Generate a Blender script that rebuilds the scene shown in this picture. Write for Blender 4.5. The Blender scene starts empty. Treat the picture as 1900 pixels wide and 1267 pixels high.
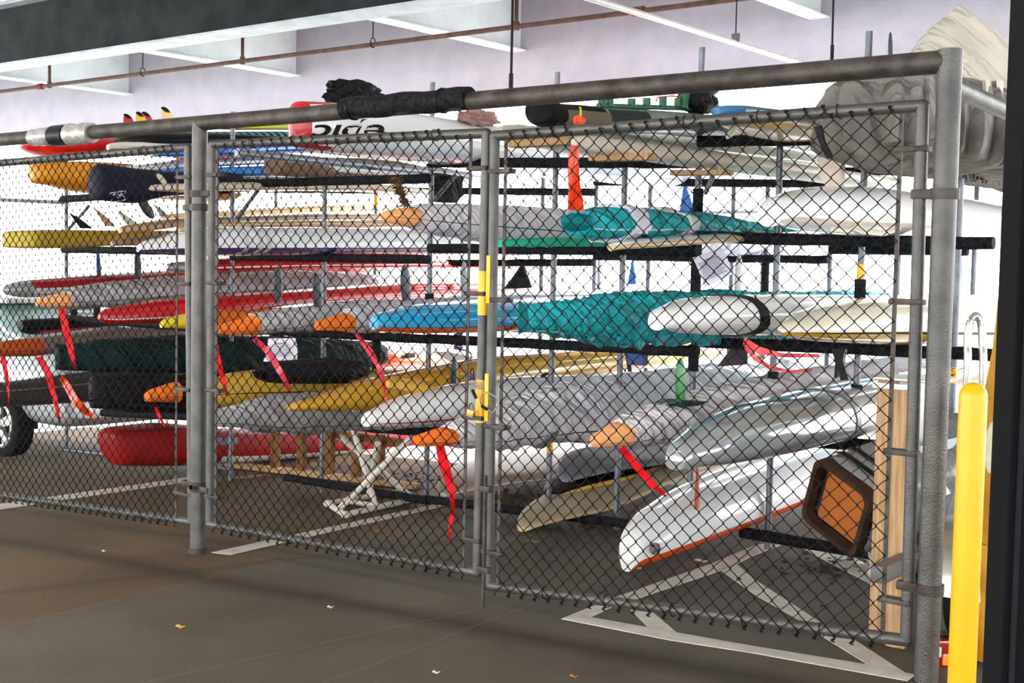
import bpy, bmesh, math, random
from math import sin, cos, pi, radians, atan
from mathutils import Vector, Matrix, noise

S = bpy.context.scene
COL = S.collection
random.seed(7)

# ------------------------------------------------------------------ camera
FW, FH, FOC = 1900.0, 1267.0, 2400.0
PITCH, ROLL, YAW = atan(143 / FOC), 0.0195, radians(38.4)
EYE = Vector((0, 0, 1.6))
fwd = Vector((-sin(YAW) * cos(PITCH), cos(YAW) * cos(PITCH), -sin(PITCH)))
r0 = Vector((cos(YAW), sin(YAW), 0)); u0 = r0.cross(fwd)
CR = r0 * cos(ROLL) + u0 * sin(ROLL)
CU = u0 * cos(ROLL) - r0 * sin(ROLL)
cd = bpy.data.cameras.new('camera'); cam = bpy.data.objects.new('camera', cd); COL.objects.link(cam)
cd.sensor_width = 36.0; cd.lens = FOC / FW * 36.0; cd.clip_start = 0.05; cd.clip_end = 300
m3 = Matrix((CR, CU, -fwd)).transposed()
cam.matrix_world = Matrix.Translation(EYE) @ m3.to_4x4()
S.camera = cam

# ------------------------------------------------------------------ world, lamps, exposure
S.view_settings.view_transform = 'Standard'; S.view_settings.look = 'None'
S.view_settings.gamma = 1; S.view_settings.use_curve_mapping = False
S.view_settings.exposure = -0.12
SKY = 9.0
wd = bpy.data.worlds.new('sky'); S.world = wd; wd.use_nodes = True
nt = wd.node_tree; bg = nt.nodes['Background']
tc = nt.nodes.new('ShaderNodeTexCoord'); sx = nt.nodes.new('ShaderNodeSeparateXYZ'); rp = nt.nodes.new('ShaderNodeValToRGB')
rp.color_ramp.elements[0].position = 0.0; rp.color_ramp.elements[0].color = (1, 1, 1, 1)
rp.color_ramp.elements[1].position = 0.7; rp.color_ramp.elements[1].color = (.93, .96, 1, 1)
nt.links.new(tc.outputs['Generated'], sx.inputs[0]); nt.links.new(sx.outputs['Z'], rp.inputs[0])
nt.links.new(rp.outputs[0], bg.inputs['Color']); bg.inputs['Strength'].default_value = SKY

sun = bpy.data.lights.new('sun', 'SUN'); sun.energy = 5.0; sun.angle = radians(1.5); sun.color = (1, .96, .9)
so = bpy.data.objects.new('sun', sun); COL.objects.link(so); so.rotation_euler = Vector((-.2, -.80, -.56)).to_track_quat('-Z', 'Y').to_euler()
def area(name, loc, rot, sx_, sy_, power, col=(1, 1, 1)):
    l = bpy.data.lights.new(name, 'AREA'); l.shape = 'RECTANGLE'; l.size = sx_; l.size_y = sy_; l.energy = power; l.color = col
    o = bpy.data.objects.new(name, l); COL.objects.link(o); o.location = loc; o.rotation_euler = rot
    return o
# unseen fill lights added over the drive aisle behind and beside the photographer
area('overhead_fill', (-5.5, 1.2, 3.75), (0, 0, 0), 1.6, .25, 110, (1, .72, .40))
area('overhead_fill', (1.5, -2.5, 3.75), (0, 0, 0), 1.6, .25, 60, (1, .90, .78))

# ------------------------------------------------------------------ pixel <-> place helpers
def ray(px, py):
    return fwd + CR * ((px - FW / 2) / FOC) + CU * ((FH / 2 - py) / FOC)
def at_y(px, py, Y):
    d = ray(px, py); return EYE + d * (Y / d.y)
def at_x(px, py, X):
    d = ray(px, py); return EYE + d * (X / d.x)
def at_z(px, py, z):
    d = ray(px, py); return EYE + d * ((z - EYE.z) / d.z)
FS, FX0 = 0.036, -2.86            # the floor falls gently along the fence
def floor_z(x): return FS * (x - FX0)
def at_floor(px, py, lift=0.0):
    d = ray(px, py)
    t = (floor_z(0) - EYE.z + lift) / (d.z - FS * d.x)
    return EYE + d * t
def proj(p):
    v = p - EYE; z = v.dot(fwd); return (FW / 2 + FOC * v.dot(CR) / z, FH / 2 - FOC * v.dot(CU) / z)

# ------------------------------------------------------------------ materials
def lin(c):
    return tuple(((v / 255) / 12.92 if v / 255 <= .04045 else ((v / 255 + .055) / 1.055) ** 2.4) for v in c)
MATS = {}
def mat(name, c, rough=.5, metal=0., var=.10, scale=6., bump=0., bscale=60., coat=0., stretch=None, c2=None, detail=4., folds=0., fscale=(4, 13, 2.6), spec=.5):
    if name in MATS: return MATS[name]
    m = bpy.data.materials.new(name); m.use_nodes = True; t = m.node_tree; N = t.nodes; Lk = t.links
    b = N['Principled BSDF']; a = lin(c)
    tcn = N.new('ShaderNodeTexCoord'); vec = tcn.outputs['Object']
    if stretch:
        mp = N.new('ShaderNodeMapping'); mp.inputs['Scale'].default_value = stretch; Lk.new(vec, mp.inputs[0]); vec = mp.outputs[0]
    nz = N.new('ShaderNodeTexNoise'); nz.inputs['Scale'].default_value = scale; nz.inputs['Detail'].default_value = detail
    Lk.new(vec, nz.inputs['Vector'])
    r = N.new('ShaderNodeValToRGB'); e = r.color_ramp.elements
    lo = lin(c2) if c2 else tuple(max(0, v * (1 - var)) for v in a)
    hi = a if c2 else tuple(min(1, v * (1 + var)) for v in a)
    e[0].position = .35; e[0].color = (*lo, 1); e[1].position = .65; e[1].color = (*hi, 1)
    Lk.new(nz.outputs['Fac'], r.inputs[0]); Lk.new(r.outputs[0], b.inputs['Base Color'])
    b.inputs['Specular IOR Level'].default_value = min(spec, .15) if max(c) < 75 else min(spec, .2) if rough >= .6 else spec
    b.inputs['Roughness'].default_value = rough; b.inputs['Metallic'].default_value = metal
    if coat: b.inputs['Coat Weight'].default_value = coat; b.inputs['Coat Roughness'].default_value = .08
    if bump:
        n2 = N.new('ShaderNodeTexNoise'); n2.inputs['Scale'].default_value = bscale; n2.inputs['Detail'].default_value = 3
        Lk.new(vec, n2.inputs['Vector'])
        bp = N.new('ShaderNodeBump'); bp.inputs['Strength'].default_value = bump; bp.inputs['Distance'].default_value = .01
        Lk.new(n2.outputs['Fac'], bp.inputs['Height']); Lk.new(bp.outputs[0], b.inputs['Normal'])
        if folds:
            m4 = N.new('ShaderNodeMapping'); m4.vector_type = 'TEXTURE'; m4.inputs['Scale'].default_value = tuple(1 / q for q in fscale); m4.inputs['Rotation'].default_value = (.6, 0, 0); Lk.new(vec, m4.inputs[0])
            n3 = N.new('ShaderNodeTexNoise'); n3.inputs['Scale'].default_value = 1.; n3.inputs['Detail'].default_value = 2.5; n3.inputs['Distortion'].default_value = .8; Lk.new(m4.outputs[0], n3.inputs['Vector'])
            b3 = N.new('ShaderNodeBump'); b3.inputs['Strength'].default_value = folds; b3.inputs['Distance'].default_value = .16
            Lk.new(n3.outputs['Fac'], b3.inputs['Height']); Lk.new(b3.outputs[0], bp.inputs['Normal'])
    MATS[name] = m
    return m

def bands(name, c1, c2, scale, axis=1, rough=.5, distort=.6):
    if name in MATS: return MATS[name]
    m = mat(name, c1, rough); t = m.node_tree; N = t.nodes
    b = N['Principled BSDF']; tcn = N.new('ShaderNodeTexCoord'); w = N.new('ShaderNodeTexWave')
    w.wave_type = 'BANDS'; w.bands_direction = 'XYZ'[axis]; w.inputs['Scale'].default_value = scale; w.inputs['Distortion'].default_value = distort
    w.inputs['Detail'].default_value = 0
    r = N.new('ShaderNodeValToRGB'); r.color_ramp.interpolation = 'CONSTANT'
    r.color_ramp.elements[0].color = (*lin(c1), 1); r.color_ramp.elements[1].position = .5; r.color_ramp.elements[1].color = (*lin(c2), 1)
    t.links.new(tcn.outputs['Object'], w.inputs['Vector']); t.links.new(w.outputs['Fac'], r.inputs[0]); t.links.new(r.outputs[0], b.inputs['Base Color'])
    return m

G_ = {}
def Mx(k): return MATS[k]
galv = mat('galvanised_steel', (92, 91, 89), .45, .5, .22, 9, .25, 120, detail=8)
galv_d = mat('weathered_galvanised_steel', (86, 80, 76), .55, .4, .3, 12, .3, 120, c2=(54, 46, 42), detail=8)
wire_m = mat('backlit_dark_wire', (20, 16, 15), .7, 0., .2, 30)  # backlit darkness put into the wire colour
black_pad = mat('black_foam_padding', (34, 36, 42), .75, 0, .5, 45, .6, 70, c2=(6, 6, 8))
tape_y = mat('yellow_reflective_tape', (246, 190, 18), .4)
rack_m = mat('grey_rack_tube', (112, 116, 122), .45, .6, .2, 12)
concrete = None
white_gel = mat('white_gelcoat', (242, 243, 244), .18, 0, .03, 3, coat=.6)
cream_gel = mat('cream_gelcoat', (226, 220, 200), .2, 0, .05, 3, coat=.6)
grey_gel = mat('silver_grey_gelcoat', (176, 182, 186), .12, .35, .05, 3, coat=.8)
red_gel = mat('red_gelcoat', (206, 14, 22), .3, 0, .08, 3, coat=.25)
dred_gel = mat('dark_red_gelcoat', (176, 30, 40), .22, 0, .08, 3, coat=.5)
yel_gel = mat('gold_gelcoat', (226, 172, 40), .18, 0, .08, 3, coat=.6)
blue_gel = mat('sky_blue_gelcoat', (36, 176, 232), .18, 0, .04, 3, coat=.6)
dblue_gel = mat('blue_gelcoat', (36, 120, 214), .22, 0, .06, 3, coat=.5)
orange_gel = mat('orange_gelcoat', (238, 88, 22), .22, 0, .06, 3, coat=.5)
purple_gel = mat('purple_gelcoat', (72, 66, 150), .22, 0, .06, 3, coat=.5)
char_gel = mat('charcoal_gelcoat', (62, 60, 62), .3, 0, .15, 5, coat=.4)
dark_plas = mat('black_plastic', (20, 20, 23), .4, 0, .2, 10)
orange_cl = mat('orange_cover_cloth', (246, 124, 44), .8, 0, .10, 9, .15, 200, folds=0.3)
tan_cl = mat('faded_orange_cover_cloth', (246, 178, 120), .85, 0, .08, 9, .15, 200, folds=0.3)
grey_cl = mat('grey_cover_cloth', (200, 198, 204), .85, 0, .08, 7, .2, 160, folds=0.7)
silver_cl = mat('silver_grey_cover_cloth', (182, 182, 188), .55, .1, .08, 7, .2, 160, folds=0.7)
lilac_cl = mat('pale_grey_cover_cloth', (236, 230, 237), .85, 0, .06, 7, .2, 160, folds=0.6)
teal_cl = mat('teal_cover_cloth', (8, 186, 198), .5, 0, .10, 6, .15, 140, folds=1)
dteal_cl = mat('dark_teal_cover_cloth', (6, 120, 130), .6, 0, .10, 6, .15, 140)
pine_cl = mat('dark_green_cover_cloth', (20, 50, 52), .7, 0, .35, 4, .2, 120, folds=0.9)
canvas_g = mat('grey_canvas', (146, 141, 137), .9, 0, .14, 3, .35, 160, folds=1., fscale=(3, 7, 1.2))
canvas_w = mat('cream_canvas', (206, 198, 184), .9, 0, .10, 3, .3, 160, folds=.8, fscale=(3, 7, 1.2))
navy_cl = mat('navy_bag_cloth', (26, 28, 48), .6, 0, .2, 6, .2, 120)
black_cl = mat('black_cover_cloth', (22, 22, 26), .6, 0, .25, 5, .3, 90, folds=0.7)
wood_b = mat('brown_stained_board', (146, 116, 84), .4, 0, .2, 3, stretch=(14, 1, 14))
wood_t = mat('tan_wooden_board', (206, 178, 134), .35, 0, .12, 3, stretch=(14, 1, 14))
timber = mat('raw_timber', (206, 172, 130), .8, 0, .2, 3, .2, 40, stretch=(22, 22, 1.5), c2=(176, 138, 98))
timber_d = mat('brown_timber', (150, 108, 66), .8, 0, .2, 3, .2, 40, stretch=(22, 22, 1.5), c2=(112, 76, 44))
rib_red = mat('red_ribbon_plastic', (222, 10, 24), .8, 0, .1, 12)
rib_pink = mat('coral_ribbon_plastic', (238, 92, 92), .45, 0, .1, 12)
rib_or = mat('orange_ribbon_plastic', (250, 76, 24), .45, 0, .1, 12)
fin_m = mat('dark_grey_rudder_plastic', (64, 70, 78), .35, 0, .1, 8)
fin_l = mat('pale_grey_rudder_plastic', (150, 154, 158), .35, 0, .1, 8)
pvc = mat('white_pvc', (222, 216, 204), .4, 0, .12, 6)
paper_m = mat('white_paper', (226, 222, 236), .8, 0, .03, 4)
ink = mat('black_ink', (24, 24, 30), .6)
yel_paint = mat('yellow_paint', (236, 186, 4), .35, 0, .06, 4, .05, 80)
blk_paint = mat('black_paint', (9, 10, 14), .8, 0, .2, 6)
rust_pipe = mat('rusty_brown_pipe', (92, 70, 60), .6, .3, .25, 9, .2, 90)
white_pipe = mat('pale_conduit', (206, 196, 194), .4, .2, .1, 8)

# ------------------------------------------------------------------ mesh helpers
def root(name, label, cat, loc, group=None):
    o = bpy.data.objects.new(name, None); COL.objects.link(o); o.location = loc; o.empty_display_size = .1
    o['label'] = label; o['category'] = cat
    if group: o['group'] = group
    return o
def tag(o, label, cat, group=None):
    o['label'] = label; o['category'] = cat
    if group: o['group'] = group
    return o
def world_loc(o):
    v = Vector((0, 0, 0))
    while o is not None:
        v = v + o.location; o = o.parent
    return v
def link(name, bm, m, parent=None, smooth=True, loc=None, fix=True, sharp=True):
    """one mesh object; vertices are given in world space and stored relative to the parent (or to loc)"""
    if fix: bmesh.ops.recalc_face_normals(bm, faces=bm.faces[:])
    off = world_loc(parent) if parent else (Vector(loc) if loc is not None else Vector((0, 0, 0)))
    for v in bm.verts: v.co -= off
    me = bpy.data.meshes.new(name); bm.to_mesh(me); bm.free()
    if smooth:
        for p in me.polygons: p.use_smooth = True
        try:
            if sharp: me.set_sharp_from_angle(angle=radians(42))
        except Exception: pass
    me.materials.append(m)
    o = bpy.data.objects.new(name, me); COL.objects.link(o)
    if parent: o.parent = parent
    elif loc is not None: o.location = loc
    return o
def struct(name, bm, m, parent=None, smooth=False):
    o = link(name, bm, m, parent, smooth)
    if parent is None: o['kind'] = 'structure'
    return o
def add_tube(bm, pts, r, n=10, cap=True, taper=None):
    pts = [Vector(p) for p in pts]; rings = []
    for i, p in enumerate(pts):
        a = pts[max(i - 1, 0)]; b = pts[min(i + 1, len(pts) - 1)]
        d = (b - a).normalized()
        ref = Vector((0, 0, 1)) if abs(d.z) < .9 else Vector((0, 1, 0))
        x = d.cross(ref).normalized(); y = d.cross(x).normalized()
        rr = r if taper is None else r * taper[i]
        rings.append([bm.verts.new(p + x * cos(2 * pi * k / n) * rr + y * sin(2 * pi * k / n) * rr) for k in range(n)])
    for A, B in zip(rings, rings[1:]):
        for k in range(n):
            bm.faces.new((A[k], A[(k + 1) % n], B[(k + 1) % n], B[k]))
    if cap:
        bm.faces.new(rings[0]); bm.faces.new(rings[-1])
def tube(pts, r, n=10, **k):
    bm = bmesh.new(); add_tube(bm, pts, r, n, **k); return bm
def add_box(bm, c, sx_, sy_, sz_, M=None, bev=0.0):
    res = bmesh.ops.create_cube(bm, size=1.0); vs = res['verts']
    for v in vs:
        p = Vector((v.co.x * sx_, v.co.y * sy_, v.co.z * sz_))
        v.co = (M @ p if M is not None else p) + Vector(c)
    if bev:
        es = list({e for v in vs for e in v.link_edges})
        bmesh.ops.bevel(bm, geom=es, offset=bev, segments=2, affect='EDGES', profile=.6)
def box(c, a, b, d, M=None, bev=0.0):
    bm = bmesh.new(); add_box(bm, c, a, b, d, M, bev); return bm
def add_prism(bm, poly, off):
    """closed polygon (world points) extruded by the vector off, centred on the polygon"""
    off = Vector(off)
    A = [bm.verts.new(Vector(p) - off / 2) for p in poly]; B = [bm.verts.new(Vector(p) + off / 2) for p in poly]
    bm.faces.new(A); bm.faces.new(B[::-1])
    for i in range(len(A)):
        j = (i + 1) % len(A); bm.faces.new((A[i], B[i], B[j], A[j]))
def plate(pxpoly, t, X=None, Y=None):
    bm = bmesh.new()
    if X is not None: add_prism(bm, [at_x(a, b, X) for a, b in pxpoly], (t, 0, 0))
    else: add_prism(bm, [at_y(a, b, Y) for a, b in pxpoly], (0, t, 0))
    return bm
def blade_bm(pts_axis, halfw, t, up):
    """a fin/rudder: centre line points with half chords, lens-shaped section; chord runs along Y, thickness along X"""
    bm = bmesh.new(); rings = []
    for p, hw in zip(pts_axis, halfw):
        ring = []
        for k in range(10):
            a = 2 * pi * k / 10
            ring.append(bm.verts.new(Vector((p.x + sin(a) * t * (.3 + .7 * abs(hw) / max(halfw)), p.y + cos(a) * hw, p.z))))
        rings.append(ring)
    for A, B in zip(rings, rings[1:]):
        for k in range(10): bm.faces.new((A[k], A[(k + 1) % 10], B[(k + 1) % 10], B[k]))
    bm.faces.new(rings[0]); bm.faces.new(rings[-1])
    return bm
def blade(name, m, parent, base, top, wpx, X, curve=0., round_=True, t=.008):
    """upright blade seen at pixel base -> top with width wpx, standing in the plane X"""
    P0 = at_x(*base, X); P1 = at_x(*top, X)
    e = at_x(base[0] + wpx / 2, base[1], X).y - at_x(base[0] - wpx / 2, base[1], X).y
    pts, hw = [], []
    for i in range(11):
        u = i / 10; p = P0.lerp(P1, u); p.y += curve * u * u * abs(P1.z - P0.z)
        pts.append(p)
        hw.append(max(.004, e / 2 * (1 - .25 * (1 - u) ** 2) * (math.sqrt(max(0, 1 - u ** 4)) if round_ else 1 - .7 * u)))
    return link(name, blade_bm(pts, hw, t, 1), m, parent)
def ribbon(name, label, pts, m, Y, group=None, sway=.05):
    """a hanging tape: list of (px, py, width px)"""
    bm = bmesh.new(); A = []
    n = len(pts)
    # resample
    rs = []
    for i in range(n - 1):
        for k in range(4):
            u = k / 4; a, b = pts[i], pts[i + 1]
            rs.append(tuple(a[j] * (1 - u) + b[j] * u for j in range(3)))
    rs.append(pts[-1]); n = len(rs)
    d = (rs[-1][0] - rs[0][0], rs[-1][1] - rs[0][1]); L = math.hypot(*d); nx, ny = -d[1] / L, d[0] / L
    vs = []
    for i, (x, y, w) in enumerate(rs):
        yy = Y + sway * sin(i * .55)
        p = at_y(x - nx * w / 2, y - ny * w / 2, yy - .012 * sin(i * .9)); q = at_y(x + nx * w / 2, y + ny * w / 2, yy + .012 * sin(i * .9))
        vs.append((p, q))
    o = Vector((0, .0015, 0))
    rings = [[bm.verts.new(p - o), bm.verts.new(q - o), bm.verts.new(q + o), bm.verts.new(p + o)] for p, q in vs]
    for a, b in zip(rings, rings[1:]):
        for k in range(4): bm.faces.new((a[k], a[(k + 1) % 4], b[(k + 1) % 4], b[k]))
    bm.faces.new(rings[0]); bm.faces.new(rings[-1])
    return tag(link(name, bm, m, loc=vs[0][0]), label, 'ribbon', group)
def lump_bm(c, rx, ry, rz, amp=.25, fr=2.2, seed=0, sub=4):
    bm = bmesh.new(); bmesh.ops.create_icosphere(bm, subdivisions=sub, radius=1)
    for v in bm.verts:
        n = noise.noise(v.co * fr + Vector((seed, 0, 0))); n2 = abs(noise.noise(v.co * fr * 2.3 + Vector((0, seed, 0))))
        k = 1 + amp * n - amp * .8 * n2
        v.co = Vector((c[0] + v.co.x * rx * k, c[1] + v.co.y * ry * k, c[2] + v.co.z * rz * k))
    return bm

# ------------------------------------------------------------------ boats, boards and covered hulls
def g_(x, p):
    x = min(1, max(0, x)); return (1 - (1 - x) ** p) ** (1 / p)
def catmull(pts, m=4):
    pts = [Vector(p) for p in pts]; out = []
    for i in range(len(pts) - 1):
        a, b, c, d = pts[max(i - 1, 0)], pts[i], pts[i + 1], pts[min(i + 2, len(pts) - 1)]
        for k in range(m):
            t = k / m; out.append(.5 * ((2 * b) + (c - a) * t + (2 * a - 5 * b + 4 * c - d) * t * t + (3 * b - a - 3 * c + d) * t ** 3))
    out.append(pts[-1]); return out
def surf_pt(B, px, py, lift=.004):
    """the point of the boat's near side that shows at this pixel"""
    X = B.X + B.w * .5
    for _ in range(6):
        q = at_x(px, py, X); ring, i = B.ring_at(q.y - B.Y); c = B.X
        side = sorted(((r.z, r.x) for r in ring if r.x >= c - .002))
        X = side[0][1] if q.z <= side[0][0] else side[-1][1]
        for a, b in zip(side, side[1:]):
            if a[0] <= q.z <= b[0]: X = a[1] + (b[1] - a[1]) * (q.z - a[0]) / max(1e-6, b[0] - a[0])
    q = at_x(px, py, X); q.x += lift
    return q
class Boat: pass
def boat(name, label, cat, bow, Y, L, w, refs, base, zones=(), tip=(.02, .02), pt=1.5, pb=1.6, pw=1.35, nt=2.4, nb=2.2,
         gf=.4, sw=1.7, wr=0., stern=.12, taper=.35, xo=.6, group=None, seed=0, fold=1.0, grow=1.0):
    P0 = at_y(bow[0], bow[1], Y); X0 = P0.x; zt_ = P0.z
    R = []
    def wid(s): return tip[0] + (w - tip[0]) * g_(s / sw, pw)
    def s_px(px, py):
        s = max(0, at_x(px, py, X0 + .2 * w).y - Y)
        for _ in range(4): s = max(0, at_x(px, py, X0 + .75 * wid(s)).y - Y)
        return s
    for (px, yt, yb) in refs:
        off = .75 * wid(s_px(px, (yt + yb) / 2))
        T = at_x(px, yt, X0 + off); B = at_x(px, yb, X0 + off)
        R.append(((T.y + B.y) / 2 - Y, T.z, B.z))
    s1 = max(.05, R[0][0])
    zones = [tuple(s_px(v[1], bow[1]) if isinstance(v, tuple) else v for v in z) for z in zones]
    if len(R) > 1:
        ds = R[-1][0] - R[-2][0]; slope = .6 * ((R[-1][1] + R[-1][2]) - (R[-2][1] + R[-2][2])) / 2 / max(ds, .1)
    else: slope = 0
    slope = max(-.12, min(.12, slope))
    def zz(s):
        if s <= s1:
            return (zt_ + tip[1] + (R[0][1] - zt_ - tip[1]) * g_(s / s1, pt), zt_ - tip[1] + (R[0][2] - zt_ + tip[1]) * g_(s / s1, pb))
        for a, b in zip(R, R[1:]):
            if s <= b[0]:
                u = (s - a[0]) / (b[0] - a[0]); return (a[1] + (b[1] - a[1]) * u, a[2] + (b[2] - a[2]) * u)
        d = slope * min(s - R[-1][0], 1.5); return (R[-1][1] + d, R[-1][2] + d)
    sb = sorted({0.0, L} | {z[2] for z in zones if 0 < z[2] < L} | {z[3] for z in zones if 0 < z[3] < L})
    ss = []
    step = .02 if wr > .012 else .035 if wr else .06
    s = 0.0
    while s < L:
        ss.append(s); s += step * (.35 if s < .25 else 1) * (1 if s < 2.6 else 2.5)
    ss = sorted(set(ss) | set(sb))
    ss = [a for i, a in enumerate(ss) if i == 0 or a in sb or a - ss[i - 1] > .008]
    prof = [zz(a) for a in ss]
    for _ in range(3):
        q = prof[:]
        for i in range(1, len(ss) - 1):
            if ss[i] > .6 * s1:
                q[i] = tuple((prof[i - 1][k] + 2 * prof[i][k] + prof[i + 1][k]) / 4 for k in (0, 1))
        prof = q
    bb = sorted({-90., 90.} | {z[4] for z in zones} | {z[5] for z in zones})
    bs = set(bb); n = 11 if not wr else 24 if wr > .012 else 15
    for i in range(n + 1): bs.add(-90 + 180 * i / n)
    bs = sorted(b for b in bs if -90 <= b <= 90)
    bs = [b for i, b in enumerate(bs) if i == 0 or b in bb or b - bs[i - 1] > 2]
    angs = [b for b in bs] + [180 - b for b in bs[::-1][1:-1]]      # right side bottom->top, then left side top->bottom
    rings = []
    for s, (zt, zb) in zip(ss, prof):
        ww = wid(s)
        e = (L - s) / (taper * L)
        k = stern + (1 - stern) * g_(e, 2.2) if e < 1 else 1
        ww *= k; mid = (zt + zb) / 2; zt = mid + (zt - mid) * (.4 + .6 * k); zb = mid + (zb - mid) * (.4 + .6 * k)
        zg = zb + gf * (zt - zb)
        if s < s1:
            u = g_(s / s1, 2); zg = (zt_ * (1 - u) + zg * u) if zb < zt_ < zt else zg
        ring = []
        for a in angs:
            ra = radians(a); c_, s_ = cos(ra), sin(ra)
            nn = nt if s_ >= 0 else nb
            x = ww * math.copysign(abs(c_) ** (2 / nn), c_)
            z = zg + ((zt - zg) if s_ >= 0 else (zg - zb)) * math.copysign(abs(s_) ** (2 / nn), s_)
            p = Vector((X0 + x, Y + s, z))
            if wr and s > .02:
                q = Vector((s * 7.5 + a / 32 * fold, a / 100., seed + (3 if 90 < a < 270 else 0))); d = noise.noise(q) * 1.0 + .6 * noise.noise(q * 2.3)
                d2 = abs(noise.noise(Vector((s * 10 + a / 22 * fold, a / 120., seed + 5))))
                dd = wr * (d - 1.2 * d2 + .25) * min(1, s / .12) * min(1, .3 + s / 1.1)
                nrm = Vector((c_, 0, s_)); p += nrm * dd
            ring.append(p)
        rings.append(ring)
    # which zone owns which face
    def owner(s, b):
        for z in zones:
            if z[2] <= s <= z[3] and z[4] <= b <= z[5]: return z[0], z[1]
        return base
    cells = {}
    na = len(angs)
    for i in range(len(ss) - 1):
        sm = (ss[i] + ss[i + 1]) / 2
        for j in range(na):
            k = (j + 1) % na
            am = (angs[j] + (angs[k] if k else 270)) / 2
            b = am if am <= 90 else 180 - am
            cells.setdefault(owner(sm, b), []).append(((i, j), (i + 1, j), (i + 1, k), (i, k)))
    zlow = min(min(p.z for p in r) for r in rings)
    rt = root(name, label, cat, (X0, Y + L / 2, zlow), group)
    B = Boat(); B.root = rt; B.X = X0; B.Y = Y; B.w = w; B.parts = {}; B.L = L
    for (pn, pm), fs in cells.items():
        bm = bmesh.new(); vm = {}
        def V(ij):
            if ij not in vm: vm[ij] = bm.verts.new(rings[ij[0]][ij[1]])
            return vm[ij]
        for f in fs: bm.faces.new([V(q) for q in f])
        if owner(0.0, 0) == (pn, pm):
            c = bm.verts.new(sum(rings[0], Vector()) / na)
            for j in range(na): bm.faces.new((V((0, (j + 1) % na)), c, V((0, j))))
        if owner(L, 0) == (pn, pm):
            i = len(ss) - 1; c = bm.verts.new(sum(rings[i], Vector()) / na)
            for j in range(na): bm.faces.new((V((i, j)), c, V((i, (j + 1) % na))))
        # outward faces: test one normal against the ring centre
        bmesh.ops.recalc_face_normals(bm, faces=bm.faces[:])
        bm.faces.ensure_lookup_table(); bm.normal_update()
        sc = 0
        for f in list(bm.faces)[::max(1, len(bm.faces) // 40)]:
            cc = f.calc_center_median(); i = min(range(len(ss)), key=lambda q: abs(Y + ss[q] - cc.y))
            sc += f.normal.dot(cc - sum(rings[i], Vector()) / na)
        if sc < 0: bmesh.ops.reverse_faces(bm, faces=bm.faces[:])
        B.parts[pn] = link(pn, bm, pm, rt, fix=False, sharp=not wr)
    def ring_at(s):
        i = min(range(len(ss)), key=lambda q: abs(ss[q] - s)); return rings[i], i
    B.ring_at = ring_at; B.s_px = s_px; B.ss = ss; B.rings = rings; B.angs = angs
    return B
def s_of(B, px, py=600):
    return B.s_px(px, py)
def strap(B, name, m, s, width=.05, t=.008):
    """a band around the hull at distance s from the bow"""
    bm = bmesh.new(); rr = []
    for u in (0, 1):
        ring, i = B.ring_at(s + u * width)
        c = sum(ring, Vector()) / len(ring)
        for tt in (.001, t):
            row = []
            for p in ring:
                d = Vector((p.x - c.x, 0, p.z - c.z)); d.normalize()
                q = p + d * tt; q.y = B.Y + s + u * width; row.append(bm.verts.new(q))
            rr.append(row)
    n = len(rr[0])
    for a, b in ((0, 1), (1, 3), (3, 2), (2, 0)):
        for k in range(n): bm.faces.new((rr[a][k], rr[a][(k + 1) % n], rr[b][(k + 1) % n], rr[b][k]))
    return link(name, bm, m, B.root)
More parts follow.
